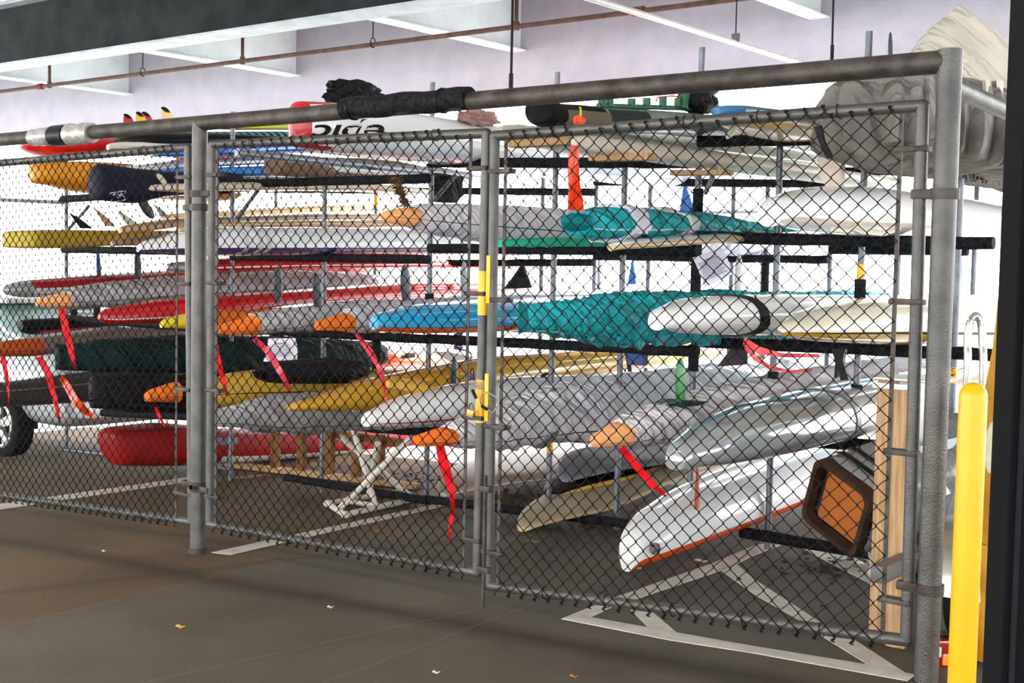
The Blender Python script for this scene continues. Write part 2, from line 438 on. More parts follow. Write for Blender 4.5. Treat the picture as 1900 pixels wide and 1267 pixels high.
# ------------------------------------------------------------------ floor
def floor_material():
    m = mat('stained_concrete', (88, 83, 74), .75, 0, .16, 1.3, .3, 130, detail=9)
    t = m.node_tree; N = t.nodes; Lk = t.links; b = N['Principled BSDF']
    src = b.inputs['Base Color'].links[0].from_socket
    tcn = N.new('ShaderNodeTexCoord')
    def math_(op, a, v):
        n = N.new('ShaderNodeMath'); n.operation = op; Lk.new(a, n.inputs[0])
        if isinstance(v, (int, float)): n.inputs[1].default_value = v
        else: Lk.new(v, n.inputs[1])
        return n.outputs[0]
    def line_dist(p, q, wob=.0, sc=2.):
        d = (q - p); d.z = 0; d.normalize(); n_ = Vector((-d.y, d.x, 0))
        vm = N.new('ShaderNodeVectorMath'); vm.operation = 'DOT_PRODUCT'; Lk.new(tcn.outputs['Object'], vm.inputs[0]); vm.inputs[1].default_value = n_
        o = math_('SUBTRACT', vm.outputs['Value'], n_.dot(Vector((p.x, p.y, 0))))
        if wob:
            nz = N.new('ShaderNodeTexNoise'); nz.inputs['Scale'].default_value = sc; nz.inputs['Detail'].default_value = 5; Lk.new(tcn.outputs['Object'], nz.inputs['Vector'])
            w = math_('MULTIPLY', math_('SUBTRACT', nz.outputs['Fac'], .5), wob); o = math_('ADD', o, w)
        return o
    def mixc(fac, a, col, blend='MIX'):
        n = N.new('ShaderNodeMix'); n.data_type = 'RGBA'; n.blend_type = blend; Lk.new(fac, n.inputs['Factor']); Lk.new(a, n.inputs['A']); n.inputs['B'].default_value = (*col, 1)
        return n.outputs['Result']
    # browner slab beyond the pour joint, with warm lamplight tinted into its colour
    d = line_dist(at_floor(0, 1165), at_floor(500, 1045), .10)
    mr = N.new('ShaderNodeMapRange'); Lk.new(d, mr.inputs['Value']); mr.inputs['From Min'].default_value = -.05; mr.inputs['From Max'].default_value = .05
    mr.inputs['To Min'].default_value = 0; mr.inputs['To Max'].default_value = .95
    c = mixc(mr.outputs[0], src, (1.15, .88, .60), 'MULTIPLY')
    # brown drip bands
    for (p, q, wd, al) in ((at_floor(330, 1062), at_floor(1300, 1240), .17, .80), (at_floor(150, 965), at_floor(900, 1082), .11, .5), (at_floor(0, 1100), at_floor(330, 1062), .1, .4)):
        a = math_('ABSOLUTE', line_dist(p, q, .16, 3.), 0.)
        m2 = N.new('ShaderNodeMapRange'); Lk.new(a, m2.inputs['Value']); m2.inputs['From Min'].default_value = 0; m2.inputs['From Max'].default_value = wd
        m2.inputs['To Min'].default_value = al; m2.inputs['To Max'].default_value = 0
        c = mixc(m2.outputs[0], c, (.030, .022, .012))
    # blotches and saw-cut joints
    nz = N.new('ShaderNodeTexNoise'); nz.inputs['Scale'].default_value = .9; nz.inputs['Detail'].default_value = 6; Lk.new(tcn.outputs['Object'], nz.inputs['Vector'])
    m3_ = N.new('ShaderNodeMapRange'); Lk.new(nz.outputs['Fac'], m3_.inputs['Value']); m3_.inputs['From Min'].default_value = .55; m3_.inputs['From Max'].default_value = .75; m3_.inputs['To Max'].default_value = .45
    c = mixc(m3_.outputs[0], c, (.09, .062, .036))
    for (p, q) in ((at_floor(905, 1126), at_floor(640, 1184)), (at_floor(950, 1135), at_floor(820, 1184)), (at_floor(0, 1165), at_floor(500, 1045))):
        a = math_('ABSOLUTE', line_dist(p, q), 0.)
        lt = math_('LESS_THAN', a, .006); c = mixc(math_('MULTIPLY', lt, .16), c, (.30, .29, .27))
    Lk.new(c, b.inputs['Base Color'])
    return m
bm = bmesh.new()
xs = [-13, -3.83, 3, 12, 40]; ys = [-14, 0, 4.7, 8.6]
gv = [[bm.verts.new((x, y, floor_z(max(-16, min(8, x))))) for y in ys] for x in xs]
for i in range(len(xs) - 1):
    for j in range(len(ys) - 1): bm.faces.new((gv[i][j], gv[i + 1][j], gv[i + 1][j + 1], gv[i][j + 1]))
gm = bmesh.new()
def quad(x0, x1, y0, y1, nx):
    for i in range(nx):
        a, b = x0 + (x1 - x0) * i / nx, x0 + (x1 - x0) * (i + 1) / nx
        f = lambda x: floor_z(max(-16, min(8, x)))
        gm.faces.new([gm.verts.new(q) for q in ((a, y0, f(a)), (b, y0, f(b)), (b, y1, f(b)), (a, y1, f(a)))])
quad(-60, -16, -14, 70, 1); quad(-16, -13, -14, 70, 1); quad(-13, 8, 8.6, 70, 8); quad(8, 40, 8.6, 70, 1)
struct('pale_ground', gm, mat('pale_bounce_ground', (190, 188, 184), .9, 0, .12, 2, .2, 60, detail=8))  # paled to stand in for sunlight and bounce, running in under the racks
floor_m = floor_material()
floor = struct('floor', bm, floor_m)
paint_w = mat('worn_white_road_paint', (206, 202, 194), .8, 0, .12, 9, .2, 80, detail=9)
def marking(pxs):
    bm = bmesh.new(); P = [at_floor(a, b, .003) for a, b in pxs]
    add_prism(bm, P, (0, 0, .003)); bmesh.ops.triangulate(bm, faces=bm.faces[:])
    o = link('painted_line', bm, paint_w, floor, smooth=False)
marking([(392, 1025), (428, 1029), (832, 937), (800, 937)])
marking([(0, 935), (0, 945), (352, 893), (352, 885)])
marking([(1042, 1148), (1108, 1121), (1145, 1107), (1322, 1045), (1400, 1012), (1450, 1003), (1452, 1010), (1400, 1030), (1345, 1056), (1182, 1111), (1140, 1124), (1096, 1145)])
marking([(1096, 1145), (1400, 1199), (1611, 1233), (1698, 1252), (1683, 1263), (1400, 1212), (1240, 1187), (1042, 1148)])
marking([(1169, 1130), (1208, 1133), (1256, 1174), (1203, 1164)])
marking([(1365, 1045), (1400, 1075), (1523, 1155), (1565, 1174), (1690, 1255), (1611, 1233), (1515, 1174), (1482, 1150), (1400, 1103), (1334, 1056)])
marking([(1465, 1004), (1510, 1000), (1600, 1042), (1655, 1085), (1625, 1088), (1540, 1045)])

# ------------------------------------------------------------------ overhead wall, deck, girder, beams
YW = 11.5
wallm = mat('lilac_stucco', (182, 178, 188), .9, 0, .05, 5, .5, 90, detail=8)
zw = at_y(900, 172, YW).z; zw2 = at_y(1600, 118, YW).z; zw0 = at_y(100, 245, YW).z
bm = bmesh.new(); add_box(bm, (-6, YW + .12, (zw + 5.0) / 2), 44, .24, 5.0 - zw)
struct('wall_back', bm, wallm)
deck_m = mat('painted_metal_deck', (232, 236, 238), .5, 0, .06, 4)
ZD = 4.75
bm = bmesh.new()                                   # trapezoidal ribs run along the fence
yy = -13.0; prof = []
while yy < YW:
    prof += [(yy, ZD), (yy + .09, ZD), (yy + .12, ZD + .075), (yy + .21, ZD + .075)]; yy += .24
va = [bm.verts.new((-28, y, z)) for y, z in prof]; vb = [bm.verts.new((16, y, z)) for y, z in prof]
for i in range(len(prof) - 1): bm.faces.new((va[i], vb[i], vb[i + 1], va[i + 1]))
ta = bm.verts.new((-28, -13, ZD + .25)); tb = bm.verts.new((16, -13, ZD + .25)); tcv = bm.verts.new((16, YW, ZD + .25)); td = bm.verts.new((-28, YW, ZD + .25))
bm.faces.new((ta, td, tcv, tb)); bm.faces.new((va[0], ta, tb, vb[0])); bm.faces.new((va[-1], vb[-1], tcv, td))
struct('ceiling', bm, deck_m)
gird_m = mat('dark_green_grey_steel_paint', (30, 37, 37), .7, 0., .45, 2.5, .15, 60, detail=8)
gird_l = mat('pale_steel_paint', (178, 186, 190), .6, .1, .12, 4, .15, 60, detail=8)
beam_m = mat('pale_blue_steel_paint', (226, 234, 236), .55, 0, .05, 4, .1, 60, detail=8)
def ibeam(name, label, P, axis, L, depth, fl, tf, m_web, m_fl):
    """P is the middle of the underside at the start"""
    A = Vector(axis); B = Vector((-A.y, A.x, 0)); c = Vector(P) + A * L / 2
    M = Matrix((A, B, Vector((0, 0, 1)))).transposed()
    rt = root(name, label, 'steel beam', Vector(P) + A * L / 2)
    link('web', box(c + Vector((0, 0, depth / 2)), L, .02, depth - 2 * tf, M), m_web, rt, smooth=False)
    link('flange', box(c + Vector((0, 0, tf / 2)), L, fl, tf, M), m_fl, rt, smooth=False)
    link('flange', box(c + Vector((0, 0, depth - tf / 2)), L, fl, tf, M), m_fl, rt, smooth=False)
    return rt
ZB = at_y(976, 95, YW).z
names = ['shortest visible pale steel beam, nearest the far end of the wall, at the wall top',
         'second pale steel beam along the wall, above the yellow kayak and red board',
         'third pale steel beam along the wall, ending above the black pipe sleeve',
         'fourth pale steel beam along the wall, ending above the boards near the canvas covers']
YG = at_floor(0, 0).y
# the girder: its underside shares the beams' level
P1 = at_z(0, 129, ZB - .02); P2 = at_z(500, 53, ZB - .02)
YG = (P1.y + P2.y) / 2
for (px, py), nm in zip(((245, 175), (557, 138), (976, 95), (1537, 40)), names):
    x = at_y(px, py, YW).x
    ibeam('ceiling_beam', nm, (x - .09, YG + .18, ZB), (0, 1, 0), YW - YG - .18, ZD - ZB - .01, .2, .016, beam_m, beam_m)
ibeam('girder', 'deep dark steel girder crossing the ceiling in front of the pale beams', (-28, YG, ZB - .02), (1, 0, 0), 40, ZD - ZB - .01, .34, .025, gird_m, gird_l)
print('CAL beams z', ZB, 'girder Y', YG, P1, P2, 'wall z', zw0, zw, zw2)

# sprinkler pipe
def pipe_z(px, py, Y): return at_y(px, py, Y)
YP = YG + 1.0
a0 = at_y(75, 160, YP); a1 = at_y(1185, 22, YP); zp = (a0.z + a1.z) / 2
rt = root('sprinkler_pipe', 'long rusty brown sprinkler pipe hung under the ceiling beams', 'pipe', (-9, YP, zp))
link('pipe', tube([(-24, YP, zp), (4, YP, zp)], .026, 12), rust_pipe, rt)
for px, py in ((92, 150), (450, 105), (958, 40)):
    x = at_y(px, py, YP).x
    link('riser', tube([(x, YP, zp), (x, YP, ZB + .35)], .02, 10), rust_pipe, rt)
    link('fitting', tube([(x, YP, zp - .036), (x, YP, zp + .05)], .032, 10), rust_pipe, rt)
for px, py in ((265, 128), (692, 75)):
    x = at_y(px, py, YP).x; h = root('hanger', '', '', (x, YP, zp)) if False else None
    ho = link('hanger', tube([(x, YP, zp + .07), (x, YP, ZD)], .006, 6), dark_plas, rt)
    ring = [(x, YP + .038 * cos(t), zp + .02 + .052 * sin(t)) for t in [k * pi / 8 for k in range(17)]]
    link('loop', tube(ring, .006, 6), dark_plas, ho)
x = at_y(75, 160, YP).x
link('coupling', tube([(x - .05, YP, zp), (x + .05, YP, zp)], .042, 10), mat('red_coupling_paint', (112, 44, 38), .6), rt)
x = at_y(1185, 22, YP).x
link('coupling', tube([(x - .06, YP, zp), (x + .06, YP, zp)], .044, 10), Mx('red_coupling_paint'), rt)
# pale branch line running to the wall
zc = 3.45; q0 = at_z(1185, 24, zc); q1 = at_x(1520, 128, q0.x)
rt = root('branch_pipe', 'pale conduit running towards the wall, crossing the rusty sprinkler pipe', 'pipe', (q0.x, 9, zc))
link('pipe', tube([(q0.x, 5.0, zc + (q0.z - q1.z) * .0), (q0.x, q0.y, zc), (q0.x, q1.y, q1.z), (q0.x, YW, q1.z)], .024, 10), white_pipe, rt)
hp = at_x(1365, 70, q0.x)
ho = link('hanger', tube([(hp.x, hp.y, hp.z), (hp.x, hp.y, ZD)], .006, 6), dark_plas, rt)
link('clamp', box((hp.x, hp.y, hp.z), .07, .03, .07, bev=.01), galv, ho)
# hanging rods
def rod(label, a, b, r, Y, cap=True):
    p, q = at_y(*a, Y), at_y(*b, Y)
    rt = root('hanging_rod', label, 'rod', q)
    link('rod', tube([p + Vector((0, 0, max(0, ZD - p.z))), q], r, 8), dark_plas, rt)
    if cap: link('sleeve', tube([q, q + Vector((0, 0, .12))], r * 1.7, 8), dark_plas, rt)
rod('dark rod with a thicker end hanging free in front of the wall', (952, -30), (948, 165), .011, 8.0)
rod('thin wire rod hanging down to the fence rail near the canvas covers', (1543, -30), (1543, 126), .006, 6.5)

# ------------------------------------------------------------------ chain link enclosure
YF = 4.72
def pf(px, py): return at_y(px, py, YF)
rail_z = pf(900, 185).z
LP, RP = pf(369, 600).x, pf(1740, 700).x
lf = at_floor(367, 1027)
print('CAL rail', [round(pf(*q).z, 3) for q in ((10, 262), (369, 225), (450, 220), (900, 185), (1400, 148), (1748, 128))], 'post', LP, RP, 'left post floor', lf, floor_z(LP), 'proj', proj(Vector((LP, YF, floor_z(LP)))), proj(Vector((RP, YF, floor_z(RP)))), proj(Vector((pf(905, 1126).x, YF, floor_z(pf(905, 1126).x)))))
ff = root('pipe_enclosure', 'galvanised pipe posts of the chain link enclosure with long top rail', 'fence', ((LP + RP) / 2, YF, floor_z((LP + RP) / 2)))
R_ = .044
link('top_rail', tube([(LP - 3.4, YF, rail_z), (LP, YF, rail_z), (RP, YF, rail_z)], R_ * .98, 14), galv_d, ff)
for x in (LP, RP, LP - 2.6):
    p_ = link('post', tube([(x, YF, floor_z(x)), (x, YF, rail_z + (.0 if x != RP else R_ * .98))], R_, 14), galv, ff)
    link('floor_collar', tube([(x, YF, floor_z(x)), (x, YF, floor_z(x) + .03)], R_ * 1.25, 14), galv_d, p_)
# black foam sleeve with ties
sl = [pf(640, 203).x, pf(872, 187).x]
zo = Vector((0, 0, 0))
bm = bmesh.new()
pts = [(sl[0] + (sl[1] - sl[0]) * k / 12, YF - .004, rail_z + .012 + .005 * sin(k * 1.3)) for k in range(13)]
add_tube(bm, pts, R_ * 1.25, 14)
fo = link('foam_sleeve', bm, black_pad, ff)
for px in (655, 820):
    x = pf(px, 200).x
    link('cable_tie', tube([(x, YF, rail_z + .012), (x + .012, YF, rail_z + .012)], R_ * 1.42, 14), dark_plas, fo)
# taped splice near the far end
tapes = mat('silver_duct_tape', (176, 172, 168), .35, .3, .25, 20, .6, 25)
tp = [pf(62, 257).x, pf(172, 247).x]
bm = bmesh.new(); pts = [(tp[0] + (tp[1] - tp[0]) * k / 14, YF, rail_z - .004) for k in range(15)]
add_tube(bm, pts, R_ * 1.5, 14, taper=[.85 + .3 * noise.noise(Vector((k * .7, 1, 2))) + .12 * (k > 8) for k in range(15)])
sp_ = link('tape_wrap', bm, tapes, ff)
x0 = tp[0] + .36 * (tp[1] - tp[0]); link('black_tape', tube([(x0, YF, rail_z - .004), (x0 + .16, YF, rail_z - .004)], R_ * 1.52, 14), dark_plas, sp_)
# side rail running back from the corner post
q0, q1 = at_x(1777, 163, RP), at_x(1880, 212, RP)
link('side_rail', tube([(RP, YF, q0.z), (RP, q1.y, q1.z), (RP, q1.y + (q1.y - YF) * .6, q1.z + (q1.z - q0.z) * .6)], R_ * .8, 12), galv, ff)
ye = q1.y + (q1.y - YF) * .6
link('post', tube([(RP, ye, floor_z(RP)), (RP, ye, q1.z + (q1.z - q0.z) * .6 + .05)], R_ * .9, 12), galv, ff)

def chain_mesh(x0, x1, zb, zt, Y, name, parent, dx=.0385, dz=.0372, r=.0027):
    """woven zigzag wires; zb, zt are functions of x"""
    bm = bmesh.new(); n = int(round((x1 - x0) / dx))
    for i in range(n):
        xa = x0 + (i + .0) * (x1 - x0) / n; d = (x1 - x0) / n
        lo, hi = zb(xa), zt(xa); k = int((hi - lo) / dz); sgn = 1 if i % 2 else -1
        pts = []
        for j in range(k + 1):
            side = (j + i) % 2
            # neighbours hook over each other: swing past the node and alternate in depth
            pts.append(Vector((xa + (d * 1.04 if side else -d * .04), Y + (.0035 if side else -.0035), lo + j * dz)))
        rings = []
        for j, p in enumerate(pts):
            hx = Vector((0, 0, 1)); 
            ring = [bm.verts.new(p + Vector((cos(a) * r * 1.25, sin(a) * r, 0))) for a in (pi / 4, 3 * pi / 4, 5 * pi / 4, 7 * pi / 4)]
            rings.append(ring)
        for A, B in zip(rings, rings[1:]):
            for q in range(4): bm.faces.new((A[q], A[(q + 1) % 4], B[(q + 1) % 4], B[q]))
        # knuckled ends at the selvages
        for p, s_ in ((pts[0], -1), (pts[-1], 1)):
            loop = [p + Vector((.007 * sin(t * 2), .006 * cos(t * 2) - .006, s_ * .007 * t)) for t in (0, .8, 1.6, 2.4, 3.2)]
            add_tube(bm, loop, r, 4)
    return link(name, bm, wire_m, parent, smooth=False)

def gate(name, label, TL, TR, BL, BR, hinge, stiles, zb_off=(0, 0)):
    """a tubular gate leaf; corners are pixels in the fence plane"""
    tl, tr, bl, br = (pf(*q) for q in (TL, TR, BL, BR))
    rt = root(name, label, 'gate', ((tl.x + tr.x) / 2, YF, min(bl.z, br.z)))
    r = .0245
    fr = bmesh.new()
    for a, b in ((tl, tr), (bl, br)): add_tube(fr, [a, b], r, 12)
    for a, b in ((tl, bl), (tr, br)): add_tube(fr, [a, b], r, 12)
    for c in (tl, tr, bl, br):
        bmesh.ops.create_icosphere(fr, subdivisions=2, radius=r * 1.02, matrix=Matrix.Translation(c))
    link('frame', fr, galv, rt)
    def zt(x): u = (x - tl.x) / (tr.x - tl.x); return tl.z + (tr.z - tl.z) * u + .004
    def zb(x): u = (x - bl.x) / (br.x - bl.x); return bl.z + (br.z - bl.z) * u - .012
    xa, xb = max(tl.x, bl.x) + .075, min(tr.x, br.x) - .07
    chain_mesh(xa, xb, zb, zt, YF - .030, 'chain_link', rt)
    for x in (xa, xb):
        tb = link('tension_bar', box((x, YF - .022, (zb(x) + zt(x)) / 2), .016, .006, zt(x) - zb(x) - .06), galv_d, rt, smooth=False)
        xe = (tl.x + bl.x) / 2 if x == xa else (tr.x + br.x) / 2
        for u in (.08, .36, .64, .92):
            z = zb(x) + u * (zt(x) - zb(x))
            link('tension_band', box(((x + xe) / 2, YF, z), abs(x - xe) + .05, .056, .022, bev=.006), galv_d, tb)
    # tie wires along the rails
    for k in range(1, 6):
        x = tl.x + (tr.x - tl.x) * k / 6
        for zc_, sg in ((zt(x) - .004, -1), (zb(x) + .012, 1)):
            ring = [(x + .004 * t, YF + (r + .004) * cos(t), zc_ + (r + .004) * sin(t)) for t in [q * pi / 5 for q in range(11)]]
            link('tie_wire', tube(ring, .0022, 4), wire_m, rt, smooth=False)
    return rt, tl, tr, bl, br
hinge_m = galv_d
gl, *gl_c = gate('fence_gate', 'chain link gate leaf in front of the yellow and red board noses', (-75, 309), (349, 273), (-75, 908), (356, 968), 'r', 2)
gm, *gm_c = gate('fence_gate', 'middle chain link gate leaf hung on the free standing post, padlocked', (394, 268), (903, 247), (389, 972), (886, 1062), 'l', 2)
gr, *gr_c = gate('fence_gate', 'widest chain link gate leaf hung on the corner post, beside the bollard', (918, 252), (1712, 196), (906, 1086), (1682, 1188), 'r', 2)
def hinge(parent, x_post, px_y, side):
    z = pf(x_post and 369 if abs(x_post - LP) < .1 else 1740, px_y).z
    h = link('hinge', tube([(x_post, YF, z - .02), (x_post, YF, z + .02)], R_ * 1.2, 14), galv_d, parent)
    link('hinge_lug', box((x_post + side * .075, YF - .01, z), .09, .04, .035, bev=.006), galv_d, h)
for yy in (385, 900): hinge(gl, LP, yy, -1)
for yy in (360, 905): hinge(gm, LP, yy, 1)
for yy in (360, 1095): hinge(gr, RP, yy, -1)
# yellow marker tape on the meeting stiles
def on_stile(a, b, y, n=0):
    za, zb_ = a.z, b.z; z = pf(905, y).z; u = (z - za) / (zb_ - za); return a.lerp(b, u)
for y0, y1 in ((503, 585), (705, 785)):
    link('yellow_tape', tube([on_stile(gm_c[1], gm_c[3], y0), on_stile(gm_c[1], gm_c[3], y1)], .0262, 14), tape_y, gm)
for y0, y1 in ((474, 562), (692, 780)):
    a, b = on_stile(gr_c[0], gr_c[2], y0), on_stile(gr_c[0], gr_c[2], y1)
    link('yellow_tape', box((a + b) / 2 + Vector((-.006, -.026, 0)), .022, .006, abs(a.z - b.z), bev=.002), tape_y, gr)
# drop rod under the joint
a = pf(905, 1040); x = a.x
dr = link('drop_rod', tube([(x, YF - .03, pf(905, 880).z), (x, YF - .03, floor_z(x))], .008, 8), galv_d, gr)
for yy in (905, 1055): link('rod_guide', box((x, YF - .028, pf(905, yy).z), .07, .03, .03, bev=.005), galv_d, dr)
# bent wires at the joint
# cable lock and padlocks
steel_cable = mat('lock_cable', (172, 170, 166), .4, .5, .1, 30)
c0 = pf(893, 716)
def coil(c, rx, rz, n, t, ph=0):
    return [(c.x + rx * cos(ph + 2 * pi * k / 24), YF - .03 + .02 * sin(k * .4) + t * k / 24, c.z + rz * sin(ph + 2 * pi * k / 24)) for k in range(int(24 * n) + 1)]
rt = root('cable_lock', 'coiled steel cable looped round the gate stiles with yellow tape', 'cable lock', c0)
bm = bmesh.new()
for k in range(3):
    z = pf(893, 708 + 5 * k).z; cx = on_stile(gm_c[1], gm_c[3], 712).x
    add_tube(bm, [(cx + (.052 - .003 * k) * cos(t), YF + .040 * sin(t), z + .004 * sin(2 * t)) for t in [q * pi / 10 for q in range(21)]], .004, 6)
link('wrapped_cable', bm, steel_cable, rt)
c1 = pf(918, 745)
link('loose_loop', tube([(c1.x + .055 * cos(t), YF - .036 + .012 * sin(t * 2), c1.z + .04 * sin(t) + .01 * cos(3 * t)) for t in [q * pi / 14 for q in range(29)]], .004, 6), steel_cable, rt)
link('crimp', tube([pf(889, 722) + Vector((0, -.05, 0)), pf(896, 738) + Vector((0, -.05, 0))], .008, 8), dark_plas, rt)
link('crimp', tube([pf(907, 752) + Vector((0, -.05, 0)), pf(916, 758) + Vector((0, -.05, 0))], .008, 8), dark_plas, rt)
brass = mat('brass', (196, 158, 84), .35, .7, .15, 20)
p = pf(889, 765) + Vector((0, -.06, 0))
rt = root('padlock', 'brass padlock hanging from the cable at the gate joint', 'padlock', p - Vector((0, 0, .02)))
M = Matrix.Rotation(radians(12), 3, 'Y')
link('body', box(p, .042, .02, .036, M, .005), brass, rt)
link('shackle', tube([p + Vector((.014 * cos(t), 0, .018 + (.03 * sin(t)))) for t in [q * pi / 8 for q in range(9)]], .004, 8), galv, rt)
p = pf(871, 700) + Vector((0, .02, 0))
rt = root('padlock', 'small dark blue padlock hooked in the mesh beside the gate stile', 'padlock', p - Vector((0, 0, .02)))
link('body', box(p, .028, .018, .034, None, .006), mat('blue_padlock_cover', (24, 34, 92), .5), rt)
link('shackle', tube([p + Vector((.010 * cos(t), 0, .016 + (.026 * sin(t)))) for t in [q * pi / 8 for q in range(9)]], .003, 8), dark_plas, rt)

# ------------------------------------------------------------------ boat racks
YR = 6.75
def rack(name, label, Y, ups, bars, braces=(), ledge=(), group=None):
    X = [at_y(a[0], 700, Y).x for a in ups]
    xm = sum(X) / len(X)
    rt = root(name, label, 'boat rack', (xm, Y, floor_z(xm)), group)
    for (px, ytop, *opt) in ups:
        top = at_y(px, ytop, Y); x = top.x
        lo = floor_z(x) if not opt or opt[0] is None else at_y(px, opt[0], Y).z
        u = link('upright', tube([(x, Y, lo), (x, Y, top.z)], .019, 10), rack_m, rt)
        if len(opt) > 1:
            for (y0, y1) in opt[1]:
                link('foam_wrap', tube([(x, Y, at_y(px, y1, Y).z), (x, Y, at_y(px, y0, Y).z)], .032, 10), black_pad, u)
        if len(opt) > 2:
            for (y0, y1) in opt[2]:
                link('yellow_tag', tube([(x, Y, at_y(px, y1, Y).z), (x, Y, at_y(px, y0, Y).z)], .0215, 10), tape_y, u)
    for (a, b, *r) in bars:
        p, q = at_y(*a, Y), at_y(*b, Y); n = max(6, int((q - p).length / .12)); rr = r[0] if r else .034
        p.y -= .05; q.y -= .05
        pts = [p.lerp(q, k / n) + Vector((0, .004 * noise.noise(Vector((k * .9, 3, Y))), .006 * noise.noise(Vector((k * .8, 1, a[1]))))) for k in range(n + 1)]
        link('padded_bar', tube(pts, rr, 10, taper=[1 + .12 * noise.noise(Vector((k * 1.1, a[0], 2))) for k in range(n + 1)]), black_pad if len(r) < 2 else r[1], rt)
    for (a, b) in braces:
        link('brace', tube([at_y(*a, Y), at_y(*b, Y)], .015, 8), rack_m, rt)
    return rt
rack('boat_rack', 'steel boat rack bay at the far end holding yellow and orange noses', YR,
     [(123, 352), (137, 568, 606, ((568, 606),)), (180, 556, 622, ((556, 622),)), (38, 662, 702, ((662, 702),)), (64, 755, 795, ((755, 795),)), (432, 207)], [((125, 370), (432, 352)), ((127, 463), (432, 468)), ((125, 590), (432, 612)), ((200, 765), (432, 775)), ((118, 832), (432, 868), .02, rack_m)],
     [((165, 382), (125, 428))])
rack('boat_rack', 'steel boat rack bay behind the middle gate under the white board with red nose', YR + .002,
     [(603, 330, None, ((664, 735),)), (803, 153, None, ((545, 558),)), (699, 624, 738, ((624, 738),))], [((434, 342), (803, 332)), ((440, 476), (803, 481)), ((440, 610), (803, 629)), ((440, 775), (803, 800)), ((540, 884), (803, 927), .03)],
     [((845, 325), (805, 372)), ((478, 354), (440, 405))])
C_ = rack('boat_rack', 'steel boat rack bay between the middle gate stile and the teal covered boats', YR + .004,
     [(1035, 134, None, (), ((815, 840),)), (1160, 296), (1303, 88, None, ((350, 560), (640, 690)))], [((806, 303), (1302, 303)), ((806, 461), (1302, 466)), ((806, 628), (1302, 652)), ((806, 796), (1112, 812)), ((806, 925), (1302, 985), .03)],
     [((1338, 290), (1308, 360))])
D_ = rack('boat_rack', 'steel boat rack bay at the corner post end under the canvas covered boat', YR - .004,
     [(1448, 262, None, ((690, 780),)), (1613, 58, None, ((518, 557), (715, 800)), ((490, 518),)), (1784, 298, None, (), ((305, 328), (682, 712)))],
     [((1305, 264), (1520, 260)), ((1305, 441), (1850, 452)), ((1305, 634), (1850, 658)), ((1305, 806), (1850, 838)), ((1383, 985), (1850, 1062), .034)])
YB_ = 9.4
rack('boat_rack', 'far steel boat rack standing behind the boats against the daylight', YB_,
     [(512, 345), (698, 335, None, (), ((362, 385),)), (905, 330), (1008, 330), (1107, 330)], [((430, 352), (1107, 357)), ((430, 490), (1107, 487)), ((430, 600), (1107, 612))])
rack('boat_rack', 'far steel boat rack behind the teal covered boats and canvas, against daylight', YB_ + .01,
     [(1207, 340), (1362, 340), (1425, 345, None, ((485, 545),)), (1542, 430), (1668, 455), (1814, 318)], [((1110, 338), (1560, 342)), ((1562, 319), (1900, 318)), ((1110, 476), (1542, 482)), ((1545, 464), (1800, 467)), ((1110, 612), (1800, 640))])

def tag_text(parent, rows, Y):
    """small black characters on the yellow tags; a row is (text, centre px, centre py, height px), '>' draws an arrow"""
    for txt, px, py, h in rows:
        c = at_y(px, py, Y); u = at_y(px, py - h / 2, Y).z - at_y(px, py + h / 2, Y).z
        if txt == '>':
            bm = bmesh.new(); add_prism(bm, [c + Vector((a * u, 0, b * u)) for a, b in ((-1, .12), (.2, .12), (.2, .5), (1, 0), (.2, -.5), (.2, -.12), (-1, -.12))], (0, .002, 0))
            link('arrow', bm, ink, parent, smooth=False); continue
        cu = bpy.data.curves.new('lettering', 'FONT'); cu.body = txt; cu.extrude = .001; cu.size = 1; cu.align_x = 'CENTER'; cu.align_y = 'CENTER'; cu.offset = .015
        o = bpy.data.objects.new('lettering', cu); COL.objects.link(o); bpy.context.view_layer.update()
        me = bpy.data.meshes.new_from_object(o.evaluated_get(bpy.context.evaluated_depsgraph_get())); bpy.data.objects.remove(o)
        off = world_loc(parent)
        for v in me.vertices: v.co = Vector((c.x + v.co.x * u * 1.35, c.y - v.co.z, c.z + v.co.y * u * 1.35)) - off
        me.materials.clear(); me.materials.append(ink)
        q = bpy.data.objects.new('lettering', me); COL.objects.link(q); q.parent = parent
tag_text(D_, [('45', 1784.5, 311.5, 7), ('>', 1784.5, 322, 4), ('C', 1768.5, 687, 7), ('47', 1768.5, 696, 6), ('>', 1768, 706, 4)], YR - .028)
tag_text(C_, [('28', 1019, 827.5, 5), ('>', 1019, 835.5, 3.5)], YR - .022)
# ------------------------------------------------------------------ boats
def sp(bow, Y, w, px, py=None):
    X0 = at_y(bow[0], bow[1], Y).x
    return at_x(px, py or bow[1], X0 + w * .6).y - Y
zip_m = dark_plas
def covered(label, bow, Y, L, w, refs, nose_px, nose_m, cloth, seam=-8, wr=.010, **k):
    wr = wr * 1.7
    s = ('px', nose_px)
    zs = [('zipper', zip_m, .0, L, seam - 1.6, seam + 1.6)]
    if nose_px: zs.append(('nose_cover', nose_m, 0, s, -90, 90))
    kw = dict(tip=(.03, .03), nt=2.3, nb=2.1); kw.update(k)
    return boat('covered_boat', label, 'boat', bow, Y, L, w, refs, ('fabric_cover', cloth), zs, wr=wr, **kw)
T = {}
